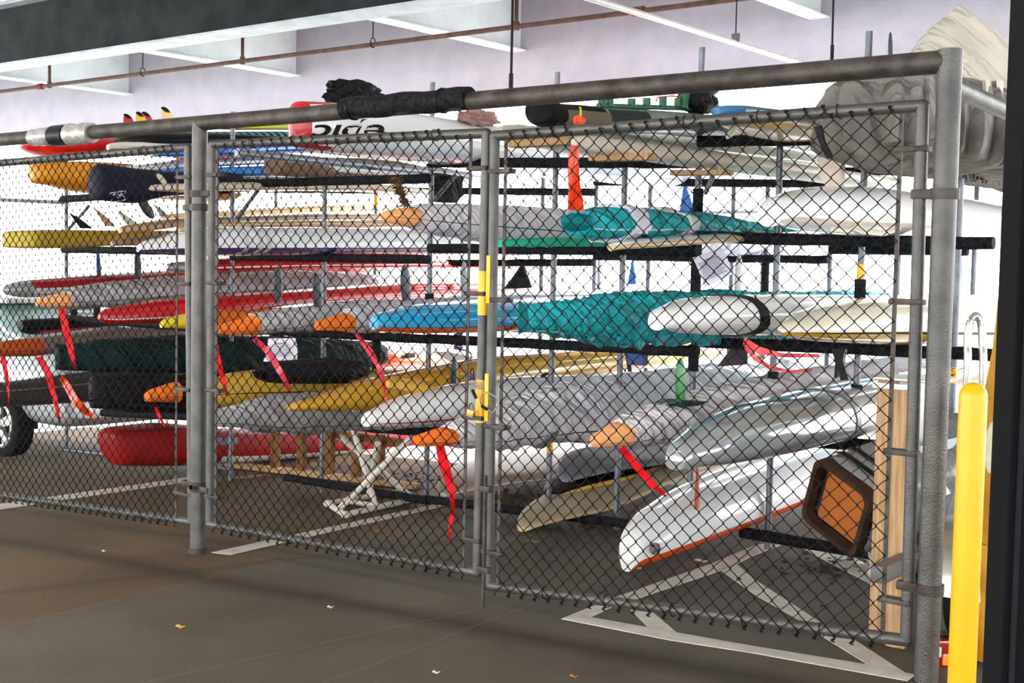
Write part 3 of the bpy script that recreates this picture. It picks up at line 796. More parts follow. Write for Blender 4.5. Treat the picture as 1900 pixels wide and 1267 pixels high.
# ---- top level
T['red'] = boat('paddleboard', 'red board nose beyond the taped splice of the top rail', 'board', (42, 266), 5.6, 2.6, .27, [(110, 241, 291), (220, 252, 285)], ('hull', red_gel), [], pw=2.2, sw=.6)
bow = (222, 262)
T['finboard'] = boat('surfboard', 'black board lying fins up with red and yellow fins', 'board', bow, 6.1, 2.4, .26, [(300, 244, 272), (420, 246, 270)], ('hull', dark_plas), [], pw=2.2, sw=.5, nt=3)
fr_, fy_, fc_ = mat('red_fin', (200, 34, 30), .4), mat('yellow_fin', (246, 196, 30), .4), mat('cream_fin', (244, 214, 130), .4)
for (pts, m, off) in (((243, 248, 236, 212, 22), fr_, 0.0), ((266, 248, 259, 208, 22), fy_, .05), ((281, 248, 270, 208, 22), fr_, -.05), ((318, 244, 306, 199, 24), fc_, 0.)):
    X = T['finboard'].X + .1 + off
    f = blade('fin', m, T['finboard'].root, (pts[0], pts[1]), (pts[2], pts[3]), pts[4], X, curve=.0)
    b_ = (pts[0] * .3 + pts[2] * .7 + 1, pts[1] * .22 + pts[3] * .78)
    blade('fin_tip', dark_plas, f, b_, (pts[2] - 3, pts[3] - 1), pts[4] * .62, X, t=.011)
bow = (275, 262)
T['stripe'] = boat('surfboard', 'board in a teal and black striped knitted sock', 'board', bow, 6.95, 3.0, .26, [(320, 243, 274), (540, 242, 272)], ('board_sock', bands('striped_sock', (84, 160, 150), (20, 48, 56), 3.7, 1, .8)), [], pw=2.2, sw=.5, nt=2.6)
T['lime'] = boat('surfboard', 'lime yellow board edge above the striped sock', 'board', (380, 238), 7.2, 3.0, .2, [(440, 232, 241), (545, 229, 240)], ('hull', mat('lime_gelcoat', (196, 196, 24), .3)), [])
T['cream_tip'] = boat('surfboard', 'small pale wooden board tip under the black finned board', 'board', (200, 273), 5.9, 1.6, .12, [(250, 263, 275), (330, 262, 272)], ('hull', cream_gel), [])
bow = (545, 234); Y = 5.25
T['white_red'] = boat('paddleboard', 'big white board with a red nose and black lettering, on top of the rack', 'board', bow, Y, 5.5, .30,
    [(580, 186, 274), (640, 188, 283), (760, 203, 293), (900, 226, 305)], ('hull', white_gel), [('nose', red_gel, 0, ('px', 574), -90, 90), ('upper_band', red_gel, ('px', 574), ('px', 620), 50, 90), ('lower_band', red_gel, ('px', 574), ('px', 620), -90, -52)], tip=(.04, .10), pt=2.4, pb=2.2, pw=1.7, sw=1.1, nt=3.0, nb=3.0, gf=.5)
# lettering, upside down on its side
def side_text(txt, B, px0, px1, ytop, ybot, m, flip=True, name='lettering', shear=.25):
    cu = bpy.data.curves.new(name, 'FONT'); cu.body = txt; cu.shear = shear; cu.extrude = .002; cu.offset = .012; cu.size = 1
    cu.align_x = 'CENTER'; cu.align_y = 'CENTER'
    o = bpy.data.objects.new(name, cu); COL.objects.link(o); bpy.context.view_layer.update()
    dg = bpy.context.evaluated_depsgraph_get(); me = bpy.data.meshes.new_from_object(o.evaluated_get(dg)); bpy.data.objects.remove(o)
    xs = [v.co.x for v in me.vertices]; ys = [v.co.y for v in me.vertices]
    x0, x1, y0, y1 = min(xs), max(xs), min(ys), max(ys)
    off = world_loc(B.root); Xs = B.X + B.w
    for v in me.vertices:
        u = (v.co.x - x0) / (x1 - x0); q = (v.co.y - y0) / (y1 - y0)
        if flip: u, q = 1 - u, 1 - q
        z_ = v.co.z
        v.co = surf_pt(B, px0 + (px1 - px0) * u, ybot + (ytop - ybot) * q, .004 + z_) - off
    bm = bmesh.new(); bm.from_mesh(me); bpy.data.meshes.remove(me)
    bmesh.ops.recalc_face_normals(bm, faces=bm.faces[:])
    m2 = bpy.data.meshes.new(name); bm.to_mesh(m2); bm.free(); m2.materials.append(m)
    o = bpy.data.objects.new(name, m2); COL.objects.link(o); o.parent = B.root
    return o
side_text('epic', T['white_red'], 577, 712, 221, 262, ink)
# ---- grey kayak with the green frame, cream hulls below it
bow = (1000, 204)
T['green_kayak'] = boat('kayak', 'grey kayak with black bagged bow on the top bars, green frame on its deck', 'kayak', bow, 5.2, 4.6, .25, [(1050, 190, 236), (1120, 194, 243), (1300, 206, 246)], ('hull', mat('grey_green_hull', (128, 138, 136), .35, 0, .1, 4, coat=.3)), [('bow_bag', black_cl, 0, .10, -90, 90), ('bow_bag', black_cl, .1, .4, 25, 90), ('bow_panel', mat('olive_bow', (108, 98, 80), .5), .10, .42, -90, 25), ('dark_panel', mat('dark_green_panel', (44, 52, 50), .5), .42, .75, -90, 40)], tip=(.09, .06), pt=2.2, pb=2.2)
T['cream_hull'] = boat('outrigger_canoe', 'long pale cream hull on the top bars beside the board with red nose', 'canoe', (928, 246), 5.5, 5.6, .24, [(985, 232, 268), (1100, 236, 285), (1290, 246, 302)], ('hull', cream_gel), [('keel_band', wood_t, 0, 5.6, -90, -62)], pt=2.4, pb=2.4)
T['plank_hull'] = boat('outrigger_float', 'narrow cream float lying behind the orange hanging flag on the top bars', 'float', (1065, 264), 5.35, 5, .15, [(1140, 254, 288), (1300, 276, 308), (1480, 300, 328)], ('hull', cl_ := mat('pale_wood_hull', (226, 214, 196), .45, 0, .08, 3, stretch=(10, 1, 10))), [], pt=2, pb=2)
def timber_x(label, a, b, Y, h, d=.09):
    p, q = at_y(*a, Y), at_y(*b, Y); c = (p + q) / 2; v = q - p
    M = Matrix((v.normalized(), Vector((0, 1, 0)), v.normalized().cross(Vector((0, 1, 0))))).transposed()
    o = link('timber_block', box(c, v.length, d, h, M, .004), timber_d if False else timber, loc=c, smooth=False)
    return tag(o, label, 'timber')
timber_x('wooden block laid across under two white tube ends on the top bars', (952, 268), (1066, 262), 5.6, .036)
timber_x('wooden block under the cream float just below the orange flag top', (1100, 293), (1211, 291), 5.7, .036)
timber_x('wooden block on the bar beside the tall upright, lowest of the three', (1250, 321), (1355, 320), 6.6, .03)
for i, (px, py, lb) in enumerate(((960, 240, 'white plastic tube end above the wooden block, beside the cream hull'), (1033, 234, 'white plastic tube end under the bagged kayak bow'))):
    p = at_y(px, py, 5.65); tag(link('plastic_tube', tube([p, p + Vector((0, 2.2, -.03))], .03, 14), pvc, loc=p), lb, 'tube')
# green frame on the kayak deck
K = T['green_kayak']; gp = mat('green_plastic', (24, 92, 62), .45, 0, .1, 8)
rt = root('deck_frame', 'green plastic frame with posts standing on the grey kayak', 'frame', at_x(1200, 205, K.X))
link('base_bar', tube([at_x(1110, 196, K.X + .1), at_x(1305, 202, K.X + .1)], .014, 10), gp, rt)
for px, y0 in ((1117, 176), (1131, 180), (1172, 183), (1200, 182), (1230, 180), (1258, 182)):
    a = at_x(px, 198, K.X + .1); b = at_x(px, y0, K.X + .1)
    link('post', tube([a, b], .022, 10), gp, rt)
link('tall_post', tube([at_x(1268, 202, K.X + .12), at_x(1272, 168, K.X + .12)], .026, 10), gp, rt)
link('strut', tube([at_x(1300, 190, K.X), at_x(1328, 168, K.X)], .022, 8), gp, rt)
link('red_cord', tube([at_x(1217, 188, K.X + .1), at_x(1222, 180, K.X + .1), at_x(1245, 178, K.X + .1), at_x(1290, 181, K.X + .1)], .005, 6), rib_or, rt)
p = at_x(1295, 190, K.X + .1)
tag(link('gear_bag', lump_bm(p, .09, .2, .07, .2, 2, 4), black_cl, loc=p), 'black lumpy bag at the end of the green deck frame', 'bag')
# yellow green lanyard with orange clip
pl_ = 5.05
rt = root('lanyard', 'lime cord with an orange clip hung over the kayak bow', 'lanyard', at_y(1076, 205, pl_))
link('cord', tube([at_y(1076, 198, pl_), at_y(1078, 206, pl_), at_y(1076, 222, pl_)], .006, 6), mat('lime_cord', (206, 226, 40), .6), rt)
link('clip', lump_bm(at_y(1075, 224, pl_), .03, .03, .03, .3, 2, 1, 3), rib_or, rt)
# orange hanging flag
bm = bmesh.new(); PX = [(1068, 270, 18), (1065, 285, 19), (1064, 320, 21), (1066, 350, 24), (1068, 372, 29), (1069, 397, 31)]
rings = []
for i in range(len(PX) - 1):
    for k in range(4):
        u = k / 4; x, y, w_ = (PX[i][j] * (1 - u) + PX[i + 1][j] * u for j in range(3))
        row = []
        for q in range(9):
            t = q / 8; row.append((x - w_ / 2 + w_ * t, y + 3 * (t - .5), 5.15 + .03 * sin(t * 5 + y * .03)))
        rings.append(row)
va = [[bm.verts.new(at_y(*q)) for q in r] for r in rings]; vb = [[bm.verts.new(at_y(q[0], q[1], q[2] + .004)) for q in r] for r in rings]
for S_, rev in ((va, 0), (vb, 1)):
    for a, b in zip(S_, S_[1:]):
        for k in range(8): bm.faces.new((a[k], a[k + 1], b[k + 1], b[k]))
n_ = len(va)
for i in range(n_ - 1):
    for c in (0, 8): bm.faces.new((va[i][c], va[i + 1][c], vb[i + 1][c], vb[i][c]))
for i in (0, n_ - 1):
    for k in range(8): bm.faces.new((va[i][k], va[i][k + 1], vb[i][k + 1], vb[i][k]))
p = at_y(1068, 270, 5.15)
tag(link('warning_flag', bm, rib_or, loc=p), 'bright orange flag hanging from the top hull above the teal cover', 'flag')
# boards with fins near the canvas
T['padboard'] = boat('paddleboard', 'board with black deck pad and blue nose, upper of two by the canvas', 'board', (1330, 207), 5.9, 2.6, .22, [(1390, 194, 214), (1500, 212, 228)], ('hull', cream_gel), [('deck_pad', black_pad, .12, 2.6, 30, 90), ('nose', mat('blue_print', (60, 130, 180), .4), 0, .12, -90, 90), ('rail_stripe', mat('blue_rail', (60, 130, 180), .4), .12, 2.6, 5, 30)], sw=.5, nt=3)
T['creamboard'] = boat('surfboard', 'cream fin board underneath the padded board by the canvas', 'board', (1345, 218), 5.8, 2.2, .2, [(1400, 212, 236), (1500, 226, 254)], ('hull', mat('honey_board', (224, 178, 112), .35, coat=.3)), [('deck', white_gel, 0, 2.2, 10, 90)], sw=.5)
finc = mat('translucent_cream_fin', (222, 222, 196), .4)
blade('fin', finc, T['creamboard'].root, (1366, 232), (1349, 258), 14, T['creamboard'].X, t=.008)
blade('fin', finc, T['creamboard'].root, (1484, 226), (1478, 256), 12, T['creamboard'].X + .05, t=.008)
# canvas covered craft
Xc = at_y(1512, 225, 5.55).x - .0
zT, zBm = at_y(1600, 142, 5.75).z, at_y(1600, 292, 5.75).z
def plan(u, k):
    """closed outline around the covered hull; u in 0..1, k shrinks it"""
    a = 2 * pi * u; c_, s_ = cos(a), sin(a)
    x = .43 * k * math.copysign(abs(c_) ** .7, c_); y = 1.85 * (1 - (1 - k) * .35) * math.copysign(abs(s_) ** .55, s_)
    return x, y
rings = []
NU = 160
for (h, k, am) in ((-.05, .10, .0), (-.035, .5, .02), (.0, .76, .06), (.05, .86, .09), (.14, .93, .10), (.3, .98, .09), (.5, 1.0, .075), (.7, .99, .06), (.85, .97, .04), (.95, .90, .03), (1.0, .75, .02), (1.03, .45, .01), (1.04, .2, .0)):
    r_ = []
    for i_ in range(NU):
        u = i_ / NU; x, y = plan(u, k); n_ = math.hypot(x, y) or 1
        per = (cos(2 * pi * u) * 7, sin(2 * pi * u) * 24)
        f = noise.noise(Vector((per[0], per[1], h * .6))) - .9 * abs(noise.noise(Vector((per[0] * 1.6 + 4, per[1] * 1.6, h * .5)))) + .25
        d = am * f; 
        z = zBm + (zT - zBm) * h + (.04 * noise.noise(Vector((per[0] * .4, per[1] * .25, 8))) if h < .1 else .02 * noise.noise(Vector((x * 6, y * 3, 2))))
        r_.append(Vector((Xc + .25 + x * (1 + d / max(abs(x), .12)), 5.55 + 1.85 + y + d * (1.6 if y < 0 else 1) * (y / n_), z)))
    rings.append(r_)
bm = bmesh.new(); RV = [[bm.verts.new(q) for q in r] for r in rings]
for a, b in zip(RV, RV[1:]):
    for k in range(NU): bm.faces.new((a[k], a[(k + 1) % NU], b[(k + 1) % NU], b[k]))
bm.faces.new(RV[0]); bm.faces.new(RV[-1])
cr = root('canvas_covered_boat', 'bulky craft in pleated grey canvas high beside the corner post', 'boat', (Xc + .25, 7.4, zBm - .05))
link('canvas_cover', bm, canvas_g, cr)
bm = plate([(1512, 236), (1524, 233), (1530, 262), (1545, 290), (1536, 296), (1520, 262)], .02, Y=5.42); link('black_strap', bm, dark_plas, cr)
# pale canvas hood: a peaked drape over the rear of it
bm = bmesh.new(); secs = []
hx = [(1688, 108, 135, .12), (1705, 88, 150, .20), (1730, 50, 170, .30), (1752, 32, 190, .36), (1770, 18, 205, .40), (1781, 7, 215, .42), (1800, 22, 222, .44), (1840, 52, 236, .46), (1890, 92, 240, .46), (1960, 140, 250, .42)]
Xh = at_y(1512, 225, 5.5).x + .12
for si, (px, y0, y1, hw) in enumerate(hx):
    tp_ = at_x(px, y0, Xh); lo = at_x(px, y1, Xh + hw * .9); row = []
    for k in range(41):
        t = -1 + 2 * k / 40; u = abs(t)
        x = Xh + hw * math.copysign(u ** .9, t)
        z = tp_.z + (lo.z - tp_.z) * (u ** 1.15)
        f = noise.noise(Vector((t * 7 + si * .25, si * .35, 4))) * .06 * min(1, u * 2.5)
        f2 = -.03 * abs(noise.noise(Vector((t * 4 - si * .5, 9, 1)))) * min(1, u * 3)
        row.append(Vector((x + math.copysign(f + f2, t), tp_.y, z)))
    secs.append(row)
def smooth_rows(R, m):
    out = []
    for a, b in zip(R, R[1:]):
        for q in range(m):
            u = q / m; out.append([p.lerp(r, u) for p, r in zip(a, b)])
    out.append(R[-1]); return out
secs = smooth_rows(secs, 3)
V_ = [[bm.verts.new(p) for p in r] for r in secs]; V2_ = [[bm.verts.new(p + Vector((0, 0, -.006))) for p in r] for r in secs]
for R_s in (V_, V2_):
    for a, b in zip(R_s, R_s[1:]):
        for k in range(40): bm.faces.new((a[k], a[k + 1], b[k + 1], b[k]))
for i in range(len(V_) - 1):
    for c in (0, 40): bm.faces.new((V_[i][c], V_[i + 1][c], V2_[i + 1][c], V2_[i][c]))
for i in (0, len(V_) - 1):
    for k in range(40): bm.faces.new((V_[i][k], V_[i][k + 1], V2_[i][k + 1], V2_[i][k]))
p = at_x(1781, 7, Xh)
hood = tag(link('canvas_drape', bm, canvas_w, loc=p), 'cream canvas drape with a tall peak thrown over the grey canvas', 'canvas')
# hanging corner of the drape
bm = bmesh.new(); fl = []
for (xl, xr, y) in ((1822, 1862, 150), (1824, 1866, 185), (1826, 1868, 215), (1836, 1866, 245), (1842, 1858, 252)):
    fl.append([(xl + (xr - xl) * k / 6, y - 4 * abs(k / 6 - .5), Xh + .47 + .02 * sin(k * 1.7)) for k in range(7)])
A_ = [[bm.verts.new(at_x(*q)) for q in r] for r in fl]; B_ = [[bm.verts.new(at_x(q[0], q[1], q[2] - .006)) for q in r] for r in fl]
for Q in (A_, B_):
    for a, b in zip(Q, Q[1:]):
        for k in range(6): bm.faces.new((a[k], a[k + 1], b[k + 1], b[k]))
for i in range(len(A_) - 1):
    for c in (0, 6): bm.faces.new((A_[i][c], A_[i + 1][c], B_[i + 1][c], B_[i][c]))
for i in (0, len(A_) - 1):
    for k in range(6): bm.faces.new((A_[i][k], A_[i][k + 1], B_[i][k + 1], B_[i][k]))
link('hanging_corner', bm, canvas_w, hood)
# blade standing up behind the canvas and a cream tail under it
p = at_y(1652, 120, 6.4)
pa = [at_y(1652 - .0 * i, 118 - 5.8 * i, 6.4) for i in range(11)]
tag(link('rudder_blade', blade_bm(pa, [.022 * math.sqrt(max(.02, 1 - (i / 10) ** 3)) for i in range(11)], .010, 1), fin_m, loc=p), 'slim grey rudder blade pointing up behind the top rail, by the canvas', 'rudder')
tailm = mat('beige_tail', (206, 190, 178), .5)
bm = plate([(1519, 285), (1565, 295), (1563, 345), (1537, 349), (1524, 325)], .05, Y=6.2)
tag(link('rudder_blade', bm, tailm, loc=at_y(1540, 320, 6.2)), 'broad beige rudder hanging below the grey canvas', 'rudder')
T['green_far'] = boat('covered_boat', 'green covered hull peeking out under the canvas near the dark post', 'boat', (1792, 306), 7.4, 3, .3, [(1830, 292, 317), (1880, 290, 318)], ('fabric_cover', mat('green_cover_cloth', (112, 146, 104), .7, 0, .15, 5)), [], wr=.006)
# bags on top of the white board
p = at_y(664, 182, 5.9)
tag(link('plastic_bag', lump_bm(at_y(655, 180, 5.9), .13, .24, .10, .35, 1.8, 3), black_cl, loc=p), 'crumpled black plastic bag on top of the white board with red nose', 'bag')
p = at_y(705, 190, 6.2)
tag(link('plastic_bag', lump_bm(p, .10, .2, .06, .35, 1.8, 9), black_cl, loc=p), 'flatter black plastic heap beside the crumpled bag', 'bag')
p = at_y(886, 219, 6.6)
tag(link('plastic_bag', lump_bm(p, .09, .18, .055, .5, 2.4, 5), mat('dusty_pink_bag', (176, 140, 132), .7, 0, .2, 8), loc=p), 'small dusty pink bag lying on the sloping white board', 'bag')

# ---- second level, far bays
T['orange_u'] = boat('kayak', 'orange yellow kayak nose just under the gate top rail', 'kayak', (58, 322), 5.5, 2.0, .30, [(110, 300, 343), (160, 297, 354), (235, 300, 362)], ('hull', mat('amber_hull', (240, 158, 20), .4, 0, .06, 4)), [], tip=(.06, .06), pt=2.4, pb=2.2, sw=.6)
T['navy'] = boat('board_bag', 'navy padded board bag with a scribbled white emblem', 'bag', (176, 340), 5.4, 1.3, .25, [(205, 303, 372), (270, 312, 378), (330, 318, 360)], ('bag', navy_cl), [], tip=(.1, .09), pt=2.5, pb=2.5, wr=.006)
B = T['navy']
bm = bmesh.new()
for k, st in enumerate([[(206, 372), (212, 360), (218, 368), (224, 358), (230, 366)], [(204, 358), (232, 354)], [(205, 374), (231, 371)], [(204, 358), (205, 374)], [(232, 354), (231, 371)], [(208, 362), (216, 358), (222, 364), (228, 360)]]):
    pts = []
    for q in st: pts.append(surf_pt(B, q[0], q[1], .005))
    add_tube(bm, pts, .0035, 5)
link('emblem', bm, paper_m, B.root)
T['blue_u'] = boat('surfboard', 'short blue board under the navy bag, with a grey fin below', 'board', (240, 360), 6.1, 2.4, .24, [(280, 344, 372), (330, 342, 364)], ('hull', mat('deep_blue_hull', (14, 76, 150), .3, coat=.4)), [], sw=.5)
blade('fin', fin_m, T['blue_u'].root, (262, 370), (282, 406), 24, T['blue_u'].X, t=.01)
for k, (bw, Y, L, w, refs, m, lb) in enumerate((
    ((173, 318), 5.75, 3.4, .22, [(250, 308, 322), (345, 297, 313), (520, 290, 304)], white_gel, 'white board with a drooping tip lying over the navy bag'),
    ((283, 287), 6.1, 3.2, .24, [(345, 277, 291), (540, 264, 282)], dblue_gel, 'upper blue board in the pile beside the free standing post'),
    ((300, 322), 6.05, 3.2, .24, [(390, 310, 329), (520, 306, 328)], mat('bright_blue_hull', (50, 140, 226), .25, coat=.4), 'lower blue board in the pile beside the free standing post'),
    ((318, 303), 7.1, 3.2, .24, [(420, 291, 308), (520, 289, 306)], white_gel, 'white board sandwiched between the two blue boards'),
    ((258, 350), 5.7, 3.2, .22, [(345, 340, 357), (430, 337, 353)], mat('cream_board', (222, 206, 180), .35, coat=.3), 'cream board resting lowest in the pile of blue and white boards'),
    ((330, 337), 6.9, 3.4, .24, [(430, 327, 342), (540, 322, 338)], white_gel, 'white board under the lower blue board'))):
    boat('surfboard', lb, 'board', bw, Y, L, w, refs, ('hull', m), [], sw=.6, nt=3, nb=3, group='boards piled in the far bay')
blade('fin', mat('white_fin', (214, 214, 204), .4), T['navy'].root, (306, 341), (292, 321), 14, T['navy'].X + .3)
# pole and bundles
Xp = -6.55
p = at_x(440, 283, Xp)
tag(link('aluminium_pole', tube([p, at_x(872, 326, Xp)], .028, 12), mat('bare_aluminium', (168, 172, 178), .3, .8, .08, 12), loc=p), 'long bare aluminium pole lying across the top bars', 'pole')
brn = mat('brown_canvas_roll', (132, 108, 92), .9, 0, .25, 7, .3, 90)
for (bw, Y, refs, lb, w) in (((506, 308), 6.4, [(550, 288, 326), (640, 292, 328)], 'brown rolled canvas bundle beneath the long metal pole', .14), ((610, 318), 7.0, [(680, 303, 330), (780, 308, 333)], 'second brown canvas roll, farther along behind the metal pole', .12)):
    boat('canvas_roll', lb, 'roll', bw, Y, 1.6, w, refs, ('roll', brn), [], tip=(.1, .07), pt=3, pb=3, wr=.014, fold=2)
B = boat('surfboard', 'white board with rounded tip among the brown canvas rolls', 'board', (584, 310), 6.75, 2.2, .16, [(640, 303, 322), (760, 312, 328)], ('hull', white_gel), [])

# ---- third level
T['olive'] = boat('paddleboard', 'olive yellow board with a square end sticking out beyond the rack', 'board', (30, 444), 5.6, 2.8, .27, [(60, 428, 461), (120, 426, 461), (215, 427, 456)], ('hull', mat('olive_foam', (184, 162, 52), .65, 0, .05, 4)), [], tip=(.2, .055), pt=3, pb=3, sw=.3, pw=3, nt=5, nb=5)
T['fins_l'] = None
for (bw, Y, L, w, refs, m, lb) in (
    ((206, 453), 5.7, 3.4, .24, [(270, 440, 456), (345, 430, 448), (560, 412, 428)], wood_b, 'brown wooden board with sharp tip, lowest of the tan pile'),
    ((222, 428), 6.1, 3.4, .24, [(280, 414, 430), (345, 404, 419), (590, 396, 408)], wood_t, 'tan wooden board in the middle of the tan pile'),
    ((300, 406), 7.4, 3.4, .24, [(400, 393, 404), (590, 381, 393)], mat('honey_stringer_board', (222, 190, 130), .35, 0, .1, 3, stretch=(14, 1, 14)), 'honey coloured board, uppermost of the tan pile'),
    ((330, 428), 6.1, 3.4, .22, [(430, 411, 422), (590, 408, 420)], wood_t, 'tan board just above the white and purple hull')):
    boat('surfboard', lb, 'board', bw, Y, L, w, refs, ('hull', m), [], sw=.7, nt=3, nb=3, group='tan boards piled in the far bay')
# fins standing on that pile
for (base, top, wpx, m, X, lb) in (((160, 424), (138, 396), 24, dark_plas, -8.9, 'black curved fin standing above the olive board'), ((205, 420), (185, 388), 20, mat('wood_fin', (196, 150, 104), .5), -8.7, 'tan and dark fin leaning beside the black fin'), ((244, 416), (226, 391), 24, finc, -8.4, 'cream rounded fin beside the grey swept fin'), ((305, 402), (294, 380), 18, fin_l, -8.1, 'pale grey fin standing on the tan board pile')):
    P0 = at_x(*base, X); P1 = at_x(*top, X)
    pts = [P0.lerp(P1, i / 10) for i in range(11)]; e = at_x(base[0] + wpx / 2, base[1], X).y - at_x(base[0] - wpx / 2, base[1], X).y
    for i, p in enumerate(pts): p.y -= .04 * (i / 10) ** 2
    tag(link('surfboard_fin', blade_bm(pts, [max(.006, e / 2 * (1 - .6 * (i / 10)) * math.sqrt(1 - (i / 10) ** 4)) for i in range(11)], .009, 1), m, loc=P0), lb, 'fin')
T['purple'] = boat('outrigger_canoe', 'long white hull with a purple underside and wooden keel', 'canoe', (256, 462), 5.15, 6, .30, [(300, 444, 469), (345, 432, 471), (450, 421, 474), (620, 421, 474), (800, 424, 473)], ('deck', white_gel), [('hull', purple_gel, 0, 6, -90, -10)], pt=1.6, pb=2.2, sw=1.2, gf=.35)
for px in (445, 470, 485): strap(T['purple'], 'clear_strap', fin_l if px == 0 else mat('clear_strap', (206, 206, 208), .3), s_of(T['purple'], px, 450), .03, .006)
T['cover_a'] = covered('grey covered hull with a tan nose, level with the upper bar', (714, 401), 5.25, 5.2, .27, [(745, 381, 422), (780, 378, 427), (880, 378, 442), (1040, 385, 458)], 780, tan_cl, lilac_cl, -2, wr=.008)
tg = mat('dried_seaweed', (108, 82, 50), .95, 0, .35, 30)
bm = bmesh.new(); P0 = at_y(734, 330, 5.35); P1 = at_y(753, 380, 5.3)
for k in range(360):
    u = random.random(); c = P0.lerp(P1, u); a = random.random() * 6.28; r = .035 * (.5 + random.random()); 
    d = Vector((cos(a) * r, sin(a) * r, random.uniform(-.03, .02)))
    add_tube(bm, [c, c + d * .6 + Vector((0, 0, -.008)), c + d], .0035, 3, taper=[1, .8, .3])
add_tube(bm, [P0, P1], .012, 6)
tag(link('dried_garland', bm, tg, loc=P0), 'brown dried plant garland hanging above the tan nose', 'garland')
bow = (1046, 408)
T['teal_a'] = boat('covered_boat', 'teal covered craft with white straps on the upper bar, under the orange flag', 'boat', bow, 5.45, 4.4, .26, [(1092, 392, 440), (1150, 384, 443), (1230, 387, 441), (1330, 396, 438), (1430, 415, 438)], ('fabric_cover', teal_cl), [('piping', mat('white_piping', (200, 222, 224), .6), ('px', 1095), 4.4, -19, -12), ('nose_cover', dteal_cl, 0, ('px', 1092), -90, 90)], tip=(.02, .02), pt=1.4, pb=1.3, pw=1.5, sw=.9, wr=.022, fold=1.4)
strap(T['teal_a'], 'white_strap', mat('white_webbing', (226, 224, 232), .7), s_of(T['teal_a'], 1166, 410), .09, .02)
strap(T['teal_a'], 'white_strap', Mx('white_webbing'), s_of(T['teal_a'], 1262, 412), .07, .02)
boat('surfboard', 'tan board edge lying under the teal covered craft', 'board', (1134, 459), 5.6, 2.4, .2, [(1190, 446, 462), (1285, 436, 456)], ('hull', wood_t), [('deck', white_gel, 0, 2.4, 25, 90)], sw=.5)
boat('kickboard', 'mint green board corner under the grey covered hull', 'board', (928, 452), 5.6, 1.6, .16, [(970, 443, 458), (1028, 440, 458)], ('hull', mat('mint_foam', (40, 190, 150), .6)), [], nt=4, nb=4)
T['white_k'] = boat('kayak', 'white upturned kayak on the upper bar beside the corner post', 'kayak', (1428, 401), 5.45, 5, .28, [(1480, 362, 416), (1550, 345, 430), (1650, 342, 438), (1760, 352, 442), (1860, 372, 442)], ('hull', white_gel), [('rim', mat('warm_white_rim', (214, 200, 180), .4), 0, 5, -32, -20)], tip=(.06, .05), pt=1.6, pb=1.8, sw=1.2)
for (a, b, c_) in (((1545, 426), (1572, 428), (1590, 417)), ((1600, 430), (1640, 434), (1668, 424))):
    link('carry_handle', tube([at_x(*a, T['white_k'].X + .24), at_x(*b, T['white_k'].X + .24), at_x(*c_, T['white_k'].X + .24)], .012, 8), Mx('warm_white_rim'), T['white_k'].root)
# ---- fourth level
bow = (6, 538)
T['red_w'] = boat('surfski', 'red topped white ski with pale bow tip, outermost at the far end', 'ski', bow, 5.65, 5.4, .25, [(60, 520, 553), (180, 511, 551), (345, 500, 540)], ('hull', mat('pale_grey_hull', (206, 206, 210), .25, coat=.4)), [('bow_tip', grey_gel, 0, .22, -90, 90), ('deck', dred_gel, .22, 5.4, 10, 90), ('pinstripe', mat('dark_pinstripe', (60, 54, 60), .4), .22, 5.4, -26, -22)], pt=1.5, pb=1.7, sw=1.3)
blade('rudder', mat('blue_rudder', (40, 92, 150), .4), T['red_w'].root, (184, 512), (181, 455), 13, T['red_w'].X + .0, round_=False)
blade('rudder', fin_m, T['red_w'].root, (257, 524), (255, 464), 15, T['red_w'].X + .25)
T['cov_w2'] = covered('grey covered hull with faded orange nose and red ribbon, beside the red topped ski', (69, 561), 5.35, 3.6, .26, [(100, 541, 569), (132, 535, 574), (230, 522, 571), (345, 514, 560)], 131, tan_cl, silver_cl, -12, wr=.010)
boat('surfski', 'slim red ski with a silver tip behind the gate stiles', 'ski', (308, 496), 6.2, 5, .2, [(350, 485, 506), (450, 478, 506), (560, 480, 500)], ('hull', red_gel), [('bow_tip', grey_gel, 0, .16, -90, 90), ('stripe', white_gel, .3, 5, -8, 2)], pw=1.6, pt=1.5, pb=1.5)
T['red_w4'] = boat('surfski', 'red ski with a white side stripe below the grey cover', 'ski', (184, 588), 5.45, 5, .25, [(225, 570, 602), (300, 558, 602), (345, 554, 598), (560, 540, 566)], ('hull', red_gel), [('stripe', white_gel, .02, 5, -18, -8)], pt=1.7, pb=2.0, sw=1.1)
boat('surfski', 'yellow tipped hull just beyond the free standing post', 'ski', (299, 603), 5.55, 4, .18, [(325, 588, 609), (345, 583, 611), (410, 576, 612)], ('hull', orange_cl), [('bow_tip', mat('lemon_gelcoat', (240, 216, 40), .3, coat=.4), 0, ('px', 350), -90, 90)], pt=1.5, pb=1.6)
T['cov_w6'] = covered('grey covered hull with bright orange nose right beside the free standing post', (404, 611), 5.5, 5.2, .26, [(440, 589, 622), (480, 583, 624), (580, 570, 614), (700, 560, 612)], 480, orange_cl, grey_cl, -20, wr=.011)
T['cov_w7'] = covered('grey covered hull with orange nose next to the sky blue hull', (589, 604), 5.6, 5.2, .26, [(620, 581, 615), (656, 572, 618), (760, 562, 618), (890, 555, 612)], 656, orange_cl, grey_cl, -22, wr=.010)
T['cov_far'] = covered('pale grey covered hull farther behind, above the grey covered hulls', (480, 535), 9.3, 3.0, .28, [(540, 500, 552), (640, 490, 550), (860, 500, 540)], None, None, lilac_cl, -20, wr=.010)
boat('surfski', 'red edged hull far behind the grey covered hulls', 'ski', (400, 565), 8.2, 3.5, .18, [(470, 550, 572), (620, 544, 562), (860, 538, 552)], ('hull', red_gel), [('deck', white_gel, 0, 4.5, 35, 90)])
bow = (694, 601)
